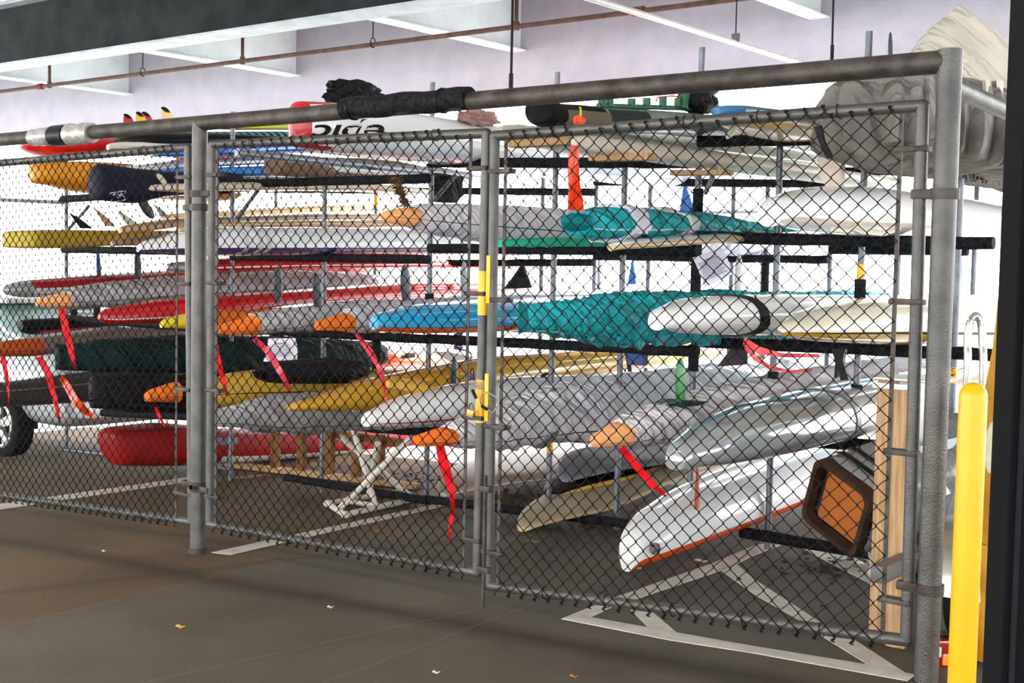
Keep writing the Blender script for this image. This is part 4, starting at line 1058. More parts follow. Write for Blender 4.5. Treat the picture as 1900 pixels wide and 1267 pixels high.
T['blue'] = boat('kayak', 'sky blue hull with an orange chin beside the yellow tape', 'kayak', bow, 5.5, 5, .26, [(730, 580, 616), (800, 567, 621), (885, 561, 620), (970, 556, 617)], ('hull', blue_gel), [('black_line', dark_plas, 0, 1.3, -22, -19), ('orange_chin', orange_gel, 0, 1.3, -90, -22), ('upper_line', mat('pale_blue_line', (150, 208, 236), .2), .25, 5, 30, 34)], tip=(.04, .035), pt=2.0, pb=2.2, sw=1.0)  # thin paler blue line along the upper hull
boat('surfski', 'white ski with an orange lower band behind the blue hull', 'ski', (800, 572), 7.2, 4.5, .2, [(880, 545, 570), (1000, 541, 567), (1290, 536, 556)], ('deck', white_gel), [('orange_band', orange_gel, 0, 4.5, -90, 0)])
bow = (964, 589)
T['teal_b'] = boat('covered_boat', 'big teal covered hull with a square nose and deep folds', 'boat', bow, 5.0, 5, .27, [(985, 568, 612), (1060, 560, 624), (1120, 554, 634), (1190, 549, 643), (1290, 545, 642)], ('fabric_cover', teal_cl), [('nose_seam', dteal_cl, 0, .03, -90, 90), ('hem', mat('pale_hem', (120, 190, 196), .6), .03, 5, -72, -64)], tip=(.012, .085), pt=1.2, pb=1.2, pw=1.4, sw=1.3, wr=.034, fold=1.6, nt=2.1, nb=2.1)
p = at_x(1115, 552, T['teal_b'].X)
bm = lump_bm(p - Vector((0, 0, .01)), .06, .12, .035, .2, 1.5, 2); link('cover_peak', bm, teal_cl, T['teal_b'].root)
T['white_s'] = boat('surfski', 'white hull with a black strap beside the big teal cover', 'ski', (1219, 597), 5.15, 5, .25, [(1250, 572, 612), (1310, 555, 621), (1400, 549, 625), (1480, 548, 626)], ('hull', white_gel), [], tip=(.05, .04), pt=2.0, pb=2.0, sw=1.1)
strap(T['white_s'], 'black_strap', dark_plas, s_of(T['white_s'], 1394, 590), .07, .008)
bow = (1453, 614)
T['cream_y'] = boat('kayak', 'cream hull with a gold underside, nearest the corner post', 'kayak', bow, 5.35, 5, .26, [(1490, 594, 627), (1560, 573, 636), (1650, 556, 641), (1760, 549, 645), (1860, 548, 646)], ('hull', cream_gel), [('black_line', dark_plas, 0, 5, -20, -13), ('gold_underside', yel_gel, 0, 5, -90, -20)], tip=(.012, .008), pt=1.5, pb=1.7, pw=1.6, sw=1.3, gf=.42)
T['black_red'] = boat('kayak', 'black kayak tip with a dark red lower side near the parked car', 'kayak', (37, 604), 6.2, 4, .22, [(80, 591, 622), (185, 586, 612)], ('hull', dark_plas), [('red_side', dred_gel, .15, 4, -60, -12)], tip=(.05, .04), pt=2, pb=2)
# rudders standing on the fourth level
for (key, base, top, wpx, m, off) in (('cov_w6', (516, 562), (517, 492), 17, fin_m, .1), ('cov_w6', (590, 570), (588, 507), 19, fin_m, .2), ('cov_w7', (754, 558), (751, 490), 21, fin_m, .0), ('cov_w7', (861, 558), (861, 482), 13, fin_l, .1), ('teal_b', (1368, 550), (1372, 470), 16, fin_l, -.05), ('cov_w2', (416, 566), (408, 524), 14, fin_m, .1)):
    blade('rudder', m, T[key].root, base, top, wpx, T[key].X + off)
# ---- fifth level
bow = (-22, 652)
T['cov_x1'] = covered('brown grey hull with dull orange nose and two red ribbons near the car', bow, 5.5, 5, .27, [(30, 632, 662), (80, 627, 662), (200, 610, 645), (290, 604, 638)], 80, mat('dull_orange_cloth', (196, 88, 36), .8), mat('brown_grey_hull', (118, 106, 102), .5, 0, .1, 5), -5, wr=.003)
bow = (105, 660)
T['pine'] = boat('covered_boat', 'long hull in a dark green cover with a square end', 'boat', bow, 5.3, 3.4, .28, [(125, 640, 688), (200, 632, 693), (330, 625, 695), (520, 627, 694), (690, 630, 690)], ('fabric_cover', pine_cl), [('end_seam', black_cl, .006, .03, -90, 90)], tip=(.02, .10), pt=2, pb=2, sw=1.2, pw=1.6, wr=.018, nt=2.6, nb=2.6)
T['charcoal'] = boat('kayak', 'charcoal kayak low at the far end above the car wheel', 'kayak', (-70, 752), 5.1, 4.0, .27, [(0, 712, 757), (100, 702, 753), (185, 690, 748)], ('hull', char_gel), [('seam', mat('pale_seam', (150, 146, 144), .4), 0, 4.5, 24, 27)], pt=1.6, pb=1.8, sw=1.3)
T['blackcov'] = boat('covered_boat', 'black covered hull beside the orange nose, above the red kayak', 'boat', (170, 728), 5.2, 1.9, .26, [(195, 700, 764), (270, 694, 768), (360, 698, 768)], ('fabric_cover', black_cl), [('blue_piping', mat('dark_blue_piping', (30, 50, 90), .5), .2, 4, -30, -26)], tip=(.04, .11), pt=2.5, pb=2.5, sw=1.0, wr=.018)
T['cov_x5'] = covered('dark covered hull with orange nose cap beside the black covered hull', (272, 737), 5.1, 1.6, .16, [(300, 719, 746), (336, 709, 748), (372, 706, 750)], 336, orange_cl, black_cl, -10, wr=.004)
bow = (372, 738)
T['yellow_k'] = boat('kayak', 'yellow sea kayak with dark cockpit and oval emblems', 'kayak', bow, 5.2, 3.6, .24, [(400, 706, 754), (450, 692, 761), (520, 686, 762), (640, 688, 756)], ('hull', mat('mustard_hull', (196, 158, 46), .35, 0, .08, 4, coat=.3)), [('seam', dark_plas, 0, 4.6, 3, 5), ('cockpit_cover', black_cl, ('px', 520), ('px', 640), 22, 90)], tip=(.03, .03), pt=1.8, pb=1.8, sw=1.2)
p = at_x(578, 690, T['yellow_k'].X + .05)
link('cockpit_hump', lump_bm(p, .22, .55, .09, .15, 1.4, 6), black_cl, T['yellow_k'].root)
navy_e = mat('navy_emblem', (36, 36, 62), .5)
for (cx, cy, rx, ry, rot) in ((484, 698, 14, 7, .15), (510, 738, 30, 5, -.02)):
    bm = bmesh.new(); vs = []; B = T['yellow_k']
    for k in range(20):
        a = 2 * pi * k / 20; x = cx + rx * cos(a); y = cy + ry * sin(a) + rx * cos(a) * rot
        vs.append(surf_pt(B, x, y, .005))
    add_prism(bm, vs, (.006, 0, 0)); link('emblem', bm, navy_e, B.root)
side_text('STORM', T['yellow_k'], 497, 534, 735, 742, mat('pale_lettering', (196, 190, 176), .5), flip=False, shear=.1) if False else None
T['orange_k'] = boat('sit_on_kayak', 'bright orange open kayak with moulded seat deep in the rack', 'kayak', (606, 672), 8.9, 3.0, .36, [(650, 662, 712), (740, 655, 722), (830, 654, 714)], ('hull', orange_gel), [('deck_rim', mat('peach_rim', (246, 140, 96), .4), 0, 3.6, 38, 90)], tip=(.06, .03), pt=2.4, pb=1.6)
B = T['orange_k']
p = at_x(700, 660, B.X + .1); link('seat_moulding', lump_bm(p, .2, .35, .07, .25, 2, 3), orange_gel, B.root)
link('deck_pad', box(at_x(745, 660, B.X + .2), .02, .4, .05, bev=.006), dark_plas, B.root)
bow = (534, 757)
T['gold'] = boat('outrigger_canoe', 'gold outrigger hull sloping across the middle gate', 'canoe', bow, 5.3, 5.4, .22, [(600, 738, 763), (680, 712, 768), (800, 690, 752), (940, 664, 738), (1145, 650, 694)], ('hull', yel_gel), [], tip=(.015, .012), pt=1.5, pb=1.6, pw=1.6, sw=1.6)
bow = (718, 712)
fl_ = boat('outrigger_float', 'small gold float lying against the gold outrigger hull', 'float', bow, 5.45, 1.5, .09, [(745, 702, 722), (790, 710, 734), (838, 722, 742)], ('hull', yel_gel), [], pt=1.6, pb=1.6)
bow = (679, 782); Y = 5.2
T['white_r'] = boat('surfski', 'white ski with a thin red line under the gold hull', 'ski', bow, Y, 5.2, .24, [(700, 764, 793), (760, 742, 797), (830, 727, 794), (900, 714, 788), (1010, 702, 778), (1290, 692, 750)], ('hull', white_gel), [('red_line', red_gel, 0, 5.2, -24, -17)], tip=(.04, .03), pt=1.9, pb=2, sw=1.1)
blade('rudder', fin_m, T['gold'].root, (842, 728), (843, 662), 15, T['gold'].X + .2)
T['cov_x10'] = covered('grey covered hull underneath the gold outrigger hull', (392, 776), 5.05, 4.6, .25, [(440, 752, 799), (520, 738, 805), (600, 730, 806), (690, 728, 803)], None, None, silver_cl, -30, wr=.012, tip=(.05, .05))
T['cov_x11'] = covered('grey covered hull with orange nose just behind the gate joint', (774, 818), 5.05, 5.2, .26, [(800, 799, 829), (846, 792, 831), (960, 752, 836), (1100, 714, 824), (1300, 688, 792)], 846, orange_cl, lilac_cl, -20, wr=.013)
T['cov_x12'] = covered('pale grey covered hull with tan nose and green rudder', (1104, 818), 5.0, 5, .25, [(1130, 795, 829), (1172, 776, 832), (1300, 741, 829), (1420, 715, 812), (1560, 690, 782)], 1172, tan_cl, lilac_cl, -22, wr=.012)
blade('rudder', mat('green_rudder', (30, 140, 62), .35), T['cov_x12'].root, (1263, 748), (1262, 664), 22, T['cov_x12'].X + .05)
bm = plate([(1236, 752), (1262, 742), (1285, 742), (1262, 750)], .2, X=T['cov_x12'].X + .05); link('rudder_mount', bm, dark_plas, T['cov_x12'].root)
T['silver'] = boat('surfski', 'glossy silver grey hull low beside the lumber', 'ski', (1252, 858), 4.98, 5, .24, [(1290, 818, 871), (1360, 785, 868), (1450, 755, 855), (1585, 724, 824)], ('hull', grey_gel), [], tip=(.05, .035), pt=2.0, pb=2.0, sw=1.0)
strap(T['silver'], 'hull_band', mat('grey_band', (118, 122, 128), .4), s_of(T['silver'], 1570, 790), .05, .006)
B = T['white_r']
for (a, b) in (((1012, 701), (1060, 712)), ((1052, 702), (1100, 720)), ((1005, 700), (1020, 694))):
    q_ = [at_x(*a, B.X + .05), at_x((a[0] + b[0]) / 2, (a[1] + b[1]) / 2 - 3, B.X + .05), at_x(*b, B.X + .05)]
    link('deck_strap', tube(q_, .012, 6), dark_plas, B.root)
# ---- floor level
T['red_f'] = boat('kayak', 'red kayak with raked stern resting low near the floor', 'kayak', (199, 812), 6.1, 5, .32, [(229, 796, 867), (345, 790, 868), (460, 802, 862), (640, 802, 848)], ('hull', mat('worn_red_hull', (150, 16, 10), .6, 0, .15, 5)), [('gunwale', mat('black_red_trim', (70, 14, 14), .5), 0, 5, 48, 54), ('white_bottom', white_gel, ('px', 405), 5, -90, -22)], tip=(.14, .035), pt=1.2, pb=1.0, sw=.5, nt=3.2, nb=3.0, gf=.6)
bow = (1163, 1050)
T['white_o'] = boat('surfski', 'white ski with orange underside nosing down to the floor', 'ski', bow, 5.68, 5, .25, [(1185, 990, 1058), (1240, 955, 1045), (1330, 913, 1012), (1420, 878, 978), (1560, 830, 922)], ('hull', white_gel), [('orange_underside', orange_gel, 0, 5, -90, -16)], tip=(.035, .03), pt=2.3, pb=2.0, pw=1.8, sw=1.2, gf=.45)
B = T['white_o']
def sticker(B, cx, cy, rx, ry, m, name='sticker'):
    bm = bmesh.new(); vs = []
    for k in range(24):
        a = 2 * pi * k / 24; vs.append(surf_pt(B, cx + rx * cos(a), cy + ry * sin(a), .005))
    add_prism(bm, vs, (.004, 0, 0)); return link(name, bm, m, B.root)
sticker(B, 1214, 1018, 10, 12, mat('plum_sticker', (66, 44, 58), .5, 0, .5, 40, c2=(176, 160, 170)))
sticker(B, 1185, 1051, 7, 5, mat('pale_sticker', (200, 198, 196), .5, 0, .3, 60))
blade('rudder', mat('coral_rudder', (214, 86, 60), .4), B.root, (1293, 944), (1294, 866), 12, B.X + .14, round_=False)
# boards lying on the floor
def floorboard(name, label, bow, Y, L, w, zt, th, m, zones=(), rise=.0, tip=(.03, .015), **k):
    P0 = at_y(bow[0], bow[1], Y)
    B = boat(name, label, 'board', bow, Y, L, w, [(proj(Vector((P0.x + w * .6, Y + .5, P0.z)))[0], proj(Vector((P0.x + w * .6, Y + .5, P0.z + zt + th)))[1], proj(Vector((P0.x + w * .6, Y + .5, P0.z + zt)))[1]),
        (proj(Vector((P0.x + w * .6, Y + 1.6, P0.z)))[0], proj(Vector((P0.x + w * .6, Y + 1.6, P0.z + zt + rise + th)))[1], proj(Vector((P0.x + w * .6, Y + 1.6, P0.z + zt + rise)))[1])], ('board', m), zones, tip=tip, nt=3.2, nb=3.2, sw=.7, **k)
    return B
p = at_floor(968, 990)
floorboard('surfboard', 'weathered wooden surfboard lying on the floor by the teal bay', (968, 982), p.y, 2.6, .30, .05, .06, mat('weathered_surfboard', (172, 158, 132), .5, 0, .15, 4), [('rail', wood_t, 0, 2.6, -40, 12)], rise=.12)
floorboard('surfboard', 'yellow railed board lying on the wooden surfboard', (1017, 926), p.y + .55, 2.2, .30, .07, .05, dark_plas, [('rail', mat('yellow_rail', (232, 190, 84), .4), 0, 2.2, -60, 25)], rise=.10)
floorboard('board_bag', 'padded grey board bag with black base on top of the floor boards', (1048, 893), p.y + .75, 2.2, .40, .06, .06, mat('grey_bag_cloth', (120, 122, 130), .6, 0, .1, 5, .2, 120), [('black_base', black_cl, 0, 2.2, -90, -2)], wr=.008)
floorboard('paddleboard', 'broad grey brown board lying flat behind the gate joint', (822, 918), 6.9, 3.0, .42, .05, .08, mat('grey_brown_board', (162, 144, 130), .5, 0, .08, 3), [('rail', white_gel, 0, 3, -40, 0)])
floorboard('surfboard', 'thin pale board behind the padded bag, reaching back under the racks', (1105, 905), 7.4, 2.6, .3, .0, .06, cream_gel)

# slanted pale strokes on the yellow kayak's emblem, and a worn decal on the red kayak
B = T['yellow_k']; bm = bmesh.new()
for k in range(8):
    x = 494 + 5 * k
    add_tube(bm, [surf_pt(B, x, 741, .010), surf_pt(B, x + 5, 735, .010)], .0035, 4)
add_tube(bm, [surf_pt(B, 494 + 3 * k, 739 - k % 2, .010) for k in range(3)], .004, 4)
link('emblem_lettering', bm, mat('pale_lettering', (176, 168, 156), .5), B.root)
B = T['red_f']
bm = bmesh.new(); add_prism(bm, [surf_pt(B, x, y, .006) for x, y in ((378, 813), (398, 812), (418, 812), (440, 811), (440, 823), (418, 825), (398, 826), (378, 826))], (.004, 0, 0))
link('decal', bm, mat('worn_blue_decal', (112, 116, 140), .6, 0, .3, 40), B.root)
# ------------------------------------------------------------------ ribbons
ribbon('ribbon', 'red ribbon hanging from the faded orange nose at the far end', [(114, 572, 12), (122, 610, 13), (132, 650, 11), (139, 684, 4)], rib_red, 5.3)
ribbon('ribbon', 'red ribbon at the picture edge under the dull orange nose', [(5, 660, 9), (11, 692, 8), (16, 725, 4), (17, 752, 2)], rib_red, 5.3)
ribbon('ribbon', 'long red ribbon falling from the dull orange nose past the charcoal kayak', [(72, 662, 10), (90, 695, 11), (102, 740, 9), (111, 783, 3)], rib_red, 5.3)
ribbon('ribbon', 'broad orange ribbon blowing beside the black covered hull', [(113, 699, 8), (124, 715, 13), (140, 744, 14), (160, 764, 13), (175, 775, 4)], rib_or, 5.25)
ribbon('ribbon', 'short red ribbon under the dark covered hull with orange nose', [(288, 755, 6), (297, 775, 5), (306, 792, 2)], rib_red, 5.2)
ribbon('ribbon', 'red ribbon hanging just beside the gate hinge post', [(401, 640, 8), (406, 675, 10), (416, 710, 8), (421, 735, 3)], rib_red, 5.2)
ribbon('ribbon', 'pink ribbon crossing the white paper notice on the dark green cover', [(472, 628, 10), (500, 655, 11), (520, 690, 11), (538, 722, 5)], rib_pink if False else mat('pink_red_ribbon', (236, 48, 84), .45), 5.25)
ribbon('ribbon', 'pink red ribbon hanging in front of the orange open kayak', [(661, 619, 7), (685, 650, 11), (703, 680, 9), (713, 715, 6), (717, 748, 2)], Mx('pink_red_ribbon'), 5.3)
ribbon('ribbon', 'bright red ribbon hanging lowest, near the gate joint over the floor', [(816, 826, 15), (825, 865, 19), (838, 905, 13), (841, 945, 6), (836, 968, 8), (834, 1008, 2)], rib_red, 5.0)
ribbon('ribbon', 'red ribbon slanting from the tan nose above the floor boards', [(1153, 830, 12), (1180, 864, 13), (1212, 900, 12), (1236, 921, 3)], rib_red, 4.95)
ribbon('ribbon', 'coral ribbon end fluttering sideways under the upper bar by the corner post', [(1380, 633, 16), (1408, 650, 14), (1450, 659, 8), (1520, 660, 7)], rib_pink, 5.15, sway=.02)
ribbon('ribbon', 'lower coral ribbon end trailing towards the lumber', [(1384, 640, 14), (1400, 664, 9), (1430, 682, 7), (1470, 690, 5), (1506, 686, 6)], rib_pink, 5.2, sway=.02)

# ------------------------------------------------------------------ paper notices
def notice(label, c4, Y, nlines):
    tl, tr, br, bl = [at_y(*q, Y) for q in c4]
    rt = root('paper_notice', label, 'notice', (tl + br) / 2)
    bm = bmesh.new(); G = []
    for j in range(7):
        v = j / 6; a = tl.lerp(bl, v); b = tr.lerp(br, v)
        G.append([a.lerp(b, i / 6) + Vector((0, .008 * sin(i * .9 + j * .7), 0)) for i in range(7)])
    A = [[bm.verts.new(p) for p in r] for r in G]; Bv = [[bm.verts.new(p + Vector((0, .0015, 0))) for p in r] for r in G]
    for Q in (A, Bv):
        for r, s in zip(Q, Q[1:]):
            for k in range(6): bm.faces.new((r[k], r[k + 1], s[k + 1], s[k]))
    for j in range(6):
        for c in (0, 6): bm.faces.new((A[j][c], A[j + 1][c], Bv[j + 1][c], Bv[j][c]))
        for c in (0, 6): bm.faces.new((A[c][j], A[c][j + 1], Bv[c][j + 1], Bv[c][j]))
    link('sheet', bm, paper_m, rt)
    bm = bmesh.new(); e = Vector((0, -.011, 0))
    for k in range(nlines):
        v = .2 + .66 * k / nlines
        a = tl.lerp(bl, v); b = tr.lerp(br, v); u0, u1 = (.32, .72) if k == 0 else (.12, .9 - .18 * ((k * 7) % 3) / 3)
        h = .0035 if k else .006
        p, q = a.lerp(b, u0) + e, a.lerp(b, u1) + e; dz = (bl - tl).normalized() * h
        add_prism(bm, [p, q, q + dz, p + dz], (0, .001, 0))
    link('printed_lines', bm, mat('faint_print', (128, 124, 140), .7), rt, smooth=False)
notice('white printed notice taped up tilted between the teal cover and grey rudder', ((1285, 478), (1340, 459), (1360, 508), (1308, 534)), 6.5, 13)
notice('white printed notice on the dark green cover', ((497, 628), (549, 627), (551, 667), (490, 671)), 5.6, 9)

# ------------------------------------------------------------------ PVC boat stand
f_ = [at_floor(*q, .02) for q in ((608, 934), (641, 955), (770, 925), (742, 912))]
rt = root('boat_stand', 'white plastic pipe boat stand with crossed legs standing on the floor', 'stand', sum(f_, Vector()) / 4 - Vector((0, 0, .02)))
for i, (a, b) in enumerate(((0, 1), (1, 2), (2, 3), (3, 0))):
    link('base_pipe', tube([f_[a], f_[b]], .021, 12), pvc, rt)
YS = f_[1].y
q = lambda px, py, dy=0: at_y(px, py, YS + .25 + dy)
legs = [((695, 944), (647, 765)), ((668, 928), (700, 825)), ((745, 938), (636, 815)), ((690, 905), (757, 818))]
mids = [f_[1].lerp(f_[2], .42), f_[0].lerp(f_[3], .55), f_[2].lerp(f_[3], .3), f_[0].lerp(f_[1], .6)]
tops = [q(648, 770), q(700, 828, .05), q(637, 815, .1), q(757, 818, .02)]
for a, b in zip(mids, tops):
    l = link('leg', tube([a, b], .021, 12), pvc, rt); link('end_cap', tube([b, b + (b - a).normalized() * .03], .025, 12), pvc, l)
link('fitting', lump_bm(f_[1], .03, .03, .026, 0, sub=3), pvc, rt)
link('fitting', lump_bm(f_[2], .03, .03, .026, 0, sub=3), pvc, rt)
link('fitting', lump_bm(f_[0], .03, .03, .026, 0, sub=3), pvc, rt)
link('brace', tube([f_[0].lerp(f_[3], .2), f_[1].lerp(f_[2], .5)], .019, 10), pvc, rt)

# ------------------------------------------------------------------ slatted wooden trestle under the red kayak
YT = 7.3
rt = root('wooden_trestle', 'brown timber trestle standing in front of the red kayak hull', 'trestle', at_floor(590, 890))
for px, y0, y1 in ((511, 803, 876), (560, 803, 877), (612, 800, 881), (662, 806, 882), (705, 806, 884)):
    a, b = at_y(px, y0, YT), at_y(px, y1, YT); b.z = floor_z(b.x) + .03
    link('post', box((a + b) / 2, .075, .05, a.z - b.z, bev=.004), timber_d, rt, smooth=False)
a, b = at_y(455, 800, YT), at_y(735, 806, YT)
link('top_rail', box((a + b) / 2 + Vector((0, .06, 0)), (b - a).length, .05, .06, bev=.004), timber_d, rt, smooth=False)
a, b = at_floor(455, 886), at_floor(690, 885)
c = Vector(((at_y(455, 880, YT).x + at_y(735, 880, YT).x) / 2, YT, 0)); c.z = floor_z(c.x) + .02
link('bottom_rail', box(c, 2.3, .09, .04, Matrix.Rotation(-atan(FS), 3, 'Y'), bev=.004), timber, rt, smooth=False)

# ------------------------------------------------------------------ lumber, hollow wrapped box beam, step stool
p = at_floor(1652, 1195)
XL, YL = p.x, p.y
zt = at_y(1655, 705, YL).z
rt = root('lumber_post', 'tall raw timber studs standing on end inside the gate by the corner post', 'lumber', (XL, YL, floor_z(XL)))
for dx, dy, z0, z1, nm in ((-.05, 0, .0, zt, 'stud'), (.035, -.02, -.0, zt - .03, 'stud'), (.0, .06, 0, zt - .05, 'stud')):
    b_ = box((XL + dx, YL + dy, (floor_z(XL) + z0 + z1) / 2), .082, .04, z1 - z0 - floor_z(XL), Matrix.Rotation(radians(0), 3, 'Z'), .004)
    link(nm, b_, timber, rt, smooth=False)
cap = mat('zinc_cap', (186, 190, 192), .35, .6, .1, 10)
link('metal_cap', box((XL + .05, YL + .05, zt + .008), .28, .22, .014, bev=.004), cap, rt, smooth=False)
link('sheet_cover', box((XL + .05, YL - .072, zt - .02), .28, .004, .022), cap, rt, smooth=False)
# wrapped hollow beam
rt0 = at_y(1548, 942, 5.35)
ax = Vector((.32, .90, .16)).normalized(); side = ax.cross(Vector((0, 0, 1))).normalized(); up = side.cross(ax).normalized()
rl = radians(-24); s2 = side * cos(rl) + up * sin(rl); u2 = up * cos(rl) - side * sin(rl)
def sq_ring(c, h, rr=.28):
    pts = []
    for cx, cy in ((1, 1), (-1, 1), (-1, -1), (1, -1)):
        a0 = math.atan2(cy, cx) - pi / 4
        for k in range(5):
            a = a0 + k * pi / 8
            pts.append(c + s2 * (cx * h * (1 - rr) + rr * h * cos(a)) + u2 * (cy * h * (1 - rr) + rr * h * sin(a)))
    return pts
def loft(rings, cap0=True, cap1=True):
    bm = bmesh.new(); R = [[bm.verts.new(p) for p in r] for r in rings]; n = len(R[0])
    for a, b in zip(R, R[1:]):
        for k in range(n): bm.faces.new((a[k], a[(k + 1) % n], b[(k + 1) % n], b[k]))
    if cap0: bm.faces.new(R[0])
    if cap1: bm.faces.new(R[-1])
    return bm
rt = root('wrapped_box', 'square hollow wooden end wrapped in grey plastic, low beside the lumber', 'box', rt0 - Vector((0, 0, .2)))
L0 = .17
link('wooden_rim', loft([sq_ring(rt0 + ax * .05, L0 * .84), sq_ring(rt0, L0 * .86), sq_ring(rt0, L0), sq_ring(rt0 + ax * .10, L0 * 1.0)], False, False), mat('dark_cardboard', (62, 44, 32), .85, 0, .3, 8), rt)
link('plywood_plug', loft([sq_ring(rt0 + ax * .05 + s2 * .02, L0 * .80, .1), sq_ring(rt0 + ax * .07 + s2 * .02, L0 * .80, .1)]), mat('orange_plywood', (172, 98, 40), .7, 0, .12, 3), rt)
rings = []
for k in range(40):
    u = k / 39; c = rt0 + ax * (.05 + 1.15 * u); r_ = []
    for i, p in enumerate(sq_ring(c, L0 * (1.06 + .10 * u), .5)):
        n = noise.noise(Vector((i * .6, u * 26, 3))) * .010 + .008 * sin(u * 90 + i); r_.append(p + (p - c).normalized() * n)
    rings.append(r_)
link('plastic_wrap', loft(rings, False), mat('grey_plastic_wrap', (142, 146, 150), .32, .1, .2, 7, .4, 40), rt)
for u in (.10, .18): link('black_strap', loft([sq_ring(rt0 + ax * u, L0 * 1.12, .5), sq_ring(rt0 + ax * (u + .03), L0 * 1.13, .5)], False, False), dark_plas, rt)
p = at_y(1612, 962, 5.5); pts = [p, p + Vector((.005, 0, -.12)), p + Vector((.03, 0, -.24)), p + Vector((.05, .02, -.36))]
rp_ = link('hanging_rope', tube(pts, .010, 8), mat('grey_rope', (176, 176, 176), .8, 0, .3, 60), rt)
link('rope_knot', lump_bm(pts[2], .025, .025, .035, .2, 3, 1, 3), Mx('grey_rope'), rp_)
link('rope_tail', tube([pts[3], pts[3] + Vector((.01, 0, -.12))], .018, 8), Mx('grey_rope'), rp_)
# step stool behind the posts
Yst = 5.9
rt = root('step_stool', 'grey metal folding step stool behind the corner post', 'step stool', at_floor(1735, 1080))
fz = floor_z(rt.location.x)
def sy(px, py, dy=0): return at_y(px, py, Yst + dy)
a, b = sy(1698, 702), sy(1722, 905)
grey_metal = mat('grey_sheet_metal', (166, 164, 158), .45, .3, .1, 8)
bm = bmesh.new(); add_prism(bm, [sy(1700, 700), sy(1720, 700), sy(1728, 830), sy(1726, 905), sy(1695, 905)], (0, .4, 0)); link('side_panel', bm, grey_metal, rt, smooth=False)
for y0, y1, x1 in ((820, 838, 1772), (900, 918, 1780)):
    bm = bmesh.new(); add_prism(bm, [sy(1676, y0 + 14), sy(x1, y0 - 8), sy(x1, y1 - 8), sy(1676, y1 + 14)], (0, .34, 0)); link('tread', bm, cap, rt, smooth=False)
for px in (1690, 1752):
    t_ = sy(px, 835); l_ = Vector((t_.x, t_.y, floor_z(t_.x))); link('leg', tube([t_, l_], .014, 8), grey_metal, rt)
bm = bmesh.new(); add_prism(bm, [sy(1715, 925), sy(1740, 915), sy(1742, 1040), sy(1722, 1046)], (0, .05, 0))
link('wooden_leg', bm, timber_d, rt, smooth=False)
# dark crate behind the stool
p = sy(1752, 900, .9)
rt = root('storage_crate', 'dark brown crate behind the step stool, half hidden by the bollard', 'crate', (p.x, p.y, floor_z(p.x)))
link('body', box((p.x, p.y, floor_z(p.x) + .32), .5, .5, .62, bev=.01), mat('dark_crate', (70, 58, 50), .7, 0, .2, 5), rt, smooth=False)
link('lid', box((p.x, p.y, floor_z(p.x) + .645), .54, .54, .03, Matrix.Rotation(radians(5), 3, 'Y'), .006), grey_metal, rt, smooth=False)

# ------------------------------------------------------------------ bollard, hoop, yellow steelwork, dark column, trailer
def at_d(px, py, d):
    v = ray(px, py); return EYE + v * d
b0 = at_d(1806, 730, 4.6); b1 = at_d(1806, 712, 4.6)
bx, by = b0.x, b0.y; ztop = at_d(1807, 709, 4.6).z; rb = .049
rt = root('bollard', 'bright yellow bollard with a domed top in front of the corner post', 'bollard', (bx, by, floor_z(bx)))
rings = []; bm = bmesh.new()
prof = [(rb, floor_z(bx)), (rb, ztop - rb)] + [(rb * cos(a), ztop - rb + rb * sin(a)) for a in [k * pi / 16 for k in range(1, 8)]]
R = [[bm.verts.new((bx + r * cos(2 * pi * k / 24), by + r * sin(2 * pi * k / 24), z)) for k in range(24)] for r, z in prof]
for a, b in zip(R, R[1:]):
    for k in range(24): bm.faces.new((a[k], a[(k + 1) % 24], b[(k + 1) % 24], b[k]))
bm.faces.new(R[-1]); bm.faces.new(R[0])
link('post', bm, yel_paint, rt)
link('floor_collar', tube([(bx, by, floor_z(bx)), (bx, by, floor_z(bx) + .02)], rb * 1.3, 24), mat('concrete_collar', (120, 114, 106), .8), rt)
chrome = mat('worn_chrome', (206, 204, 200), .25, .85, .1, 12)
Dh = 5.6
hp_ = [at_d(*q, Dh) for q in ((1794, 720), (1795, 640), (1798, 606), (1804, 591), (1810, 586), (1816, 590), (1821, 606), (1823, 640), (1823, 720))]
lo = [Vector((p.x, p.y, floor_z(p.x))) for p in (hp_[0], hp_[-1])]
rt = root('hoop_rail', 'bent chrome hoop rail rising behind the yellow bollard', 'rail', (lo[0] + lo[1]) / 2)
link('hoop', tube(catmull([lo[0]] + hp_ + [lo[1]], 5), .017, 12), chrome, rt)
for l_ in lo: link('foot_plate', tube([l_, l_ + Vector((0, 0, .012))], .05, 14), chrome, rt)
Dy = 5.2
pv = [at_d(*q, Dy) for q in ((1871, 470), (1900, 470), (1900, 1010), (1828, 1010), (1830, 870), (1835, 735), (1853, 640))]
rt = root('yellow_steel_arm', 'scuffed yellow steel arm slanting between the bollard and dark column', 'steel arm', sum(pv, Vector()) / 7 - Vector((0, 0, .6)))
arm_m = mat('scuffed_yellow_paint', (222, 166, 36), .5, 0, .12, 7, .2, 30, c2=(200, 138, 26))
bm = bmesh.new(); add_prism(bm, pv, r0.cross(Vector((0, 0, 1))) * .12); link('arm', bm, arm_m, rt, smooth=False)
bm = bmesh.new(); add_prism(bm, [at_d(1835 + 12 * cos(a) + 4, 830 + 46 * sin(a) + 0 - 12 * cos(a), Dy - .07) for a in [k * pi / 10 for k in range(20)]], r0.cross(Vector((0, 0, 1))) * .006)
link('oval_plate', bm, mat('worn_white_decal', (214, 204, 178), .6, 0, .12, 20), rt, smooth=False)
bm = bmesh.new(); add_prism(bm, [at_d(*q, Dy - .07) for q in ((1853, 620), (1868, 615), (1866, 680), (1846, 686))], r0.cross(Vector((0, 0, 1))) * .006)
link('peeling_decal', bm, Mx('worn_white_decal'), rt, smooth=False)
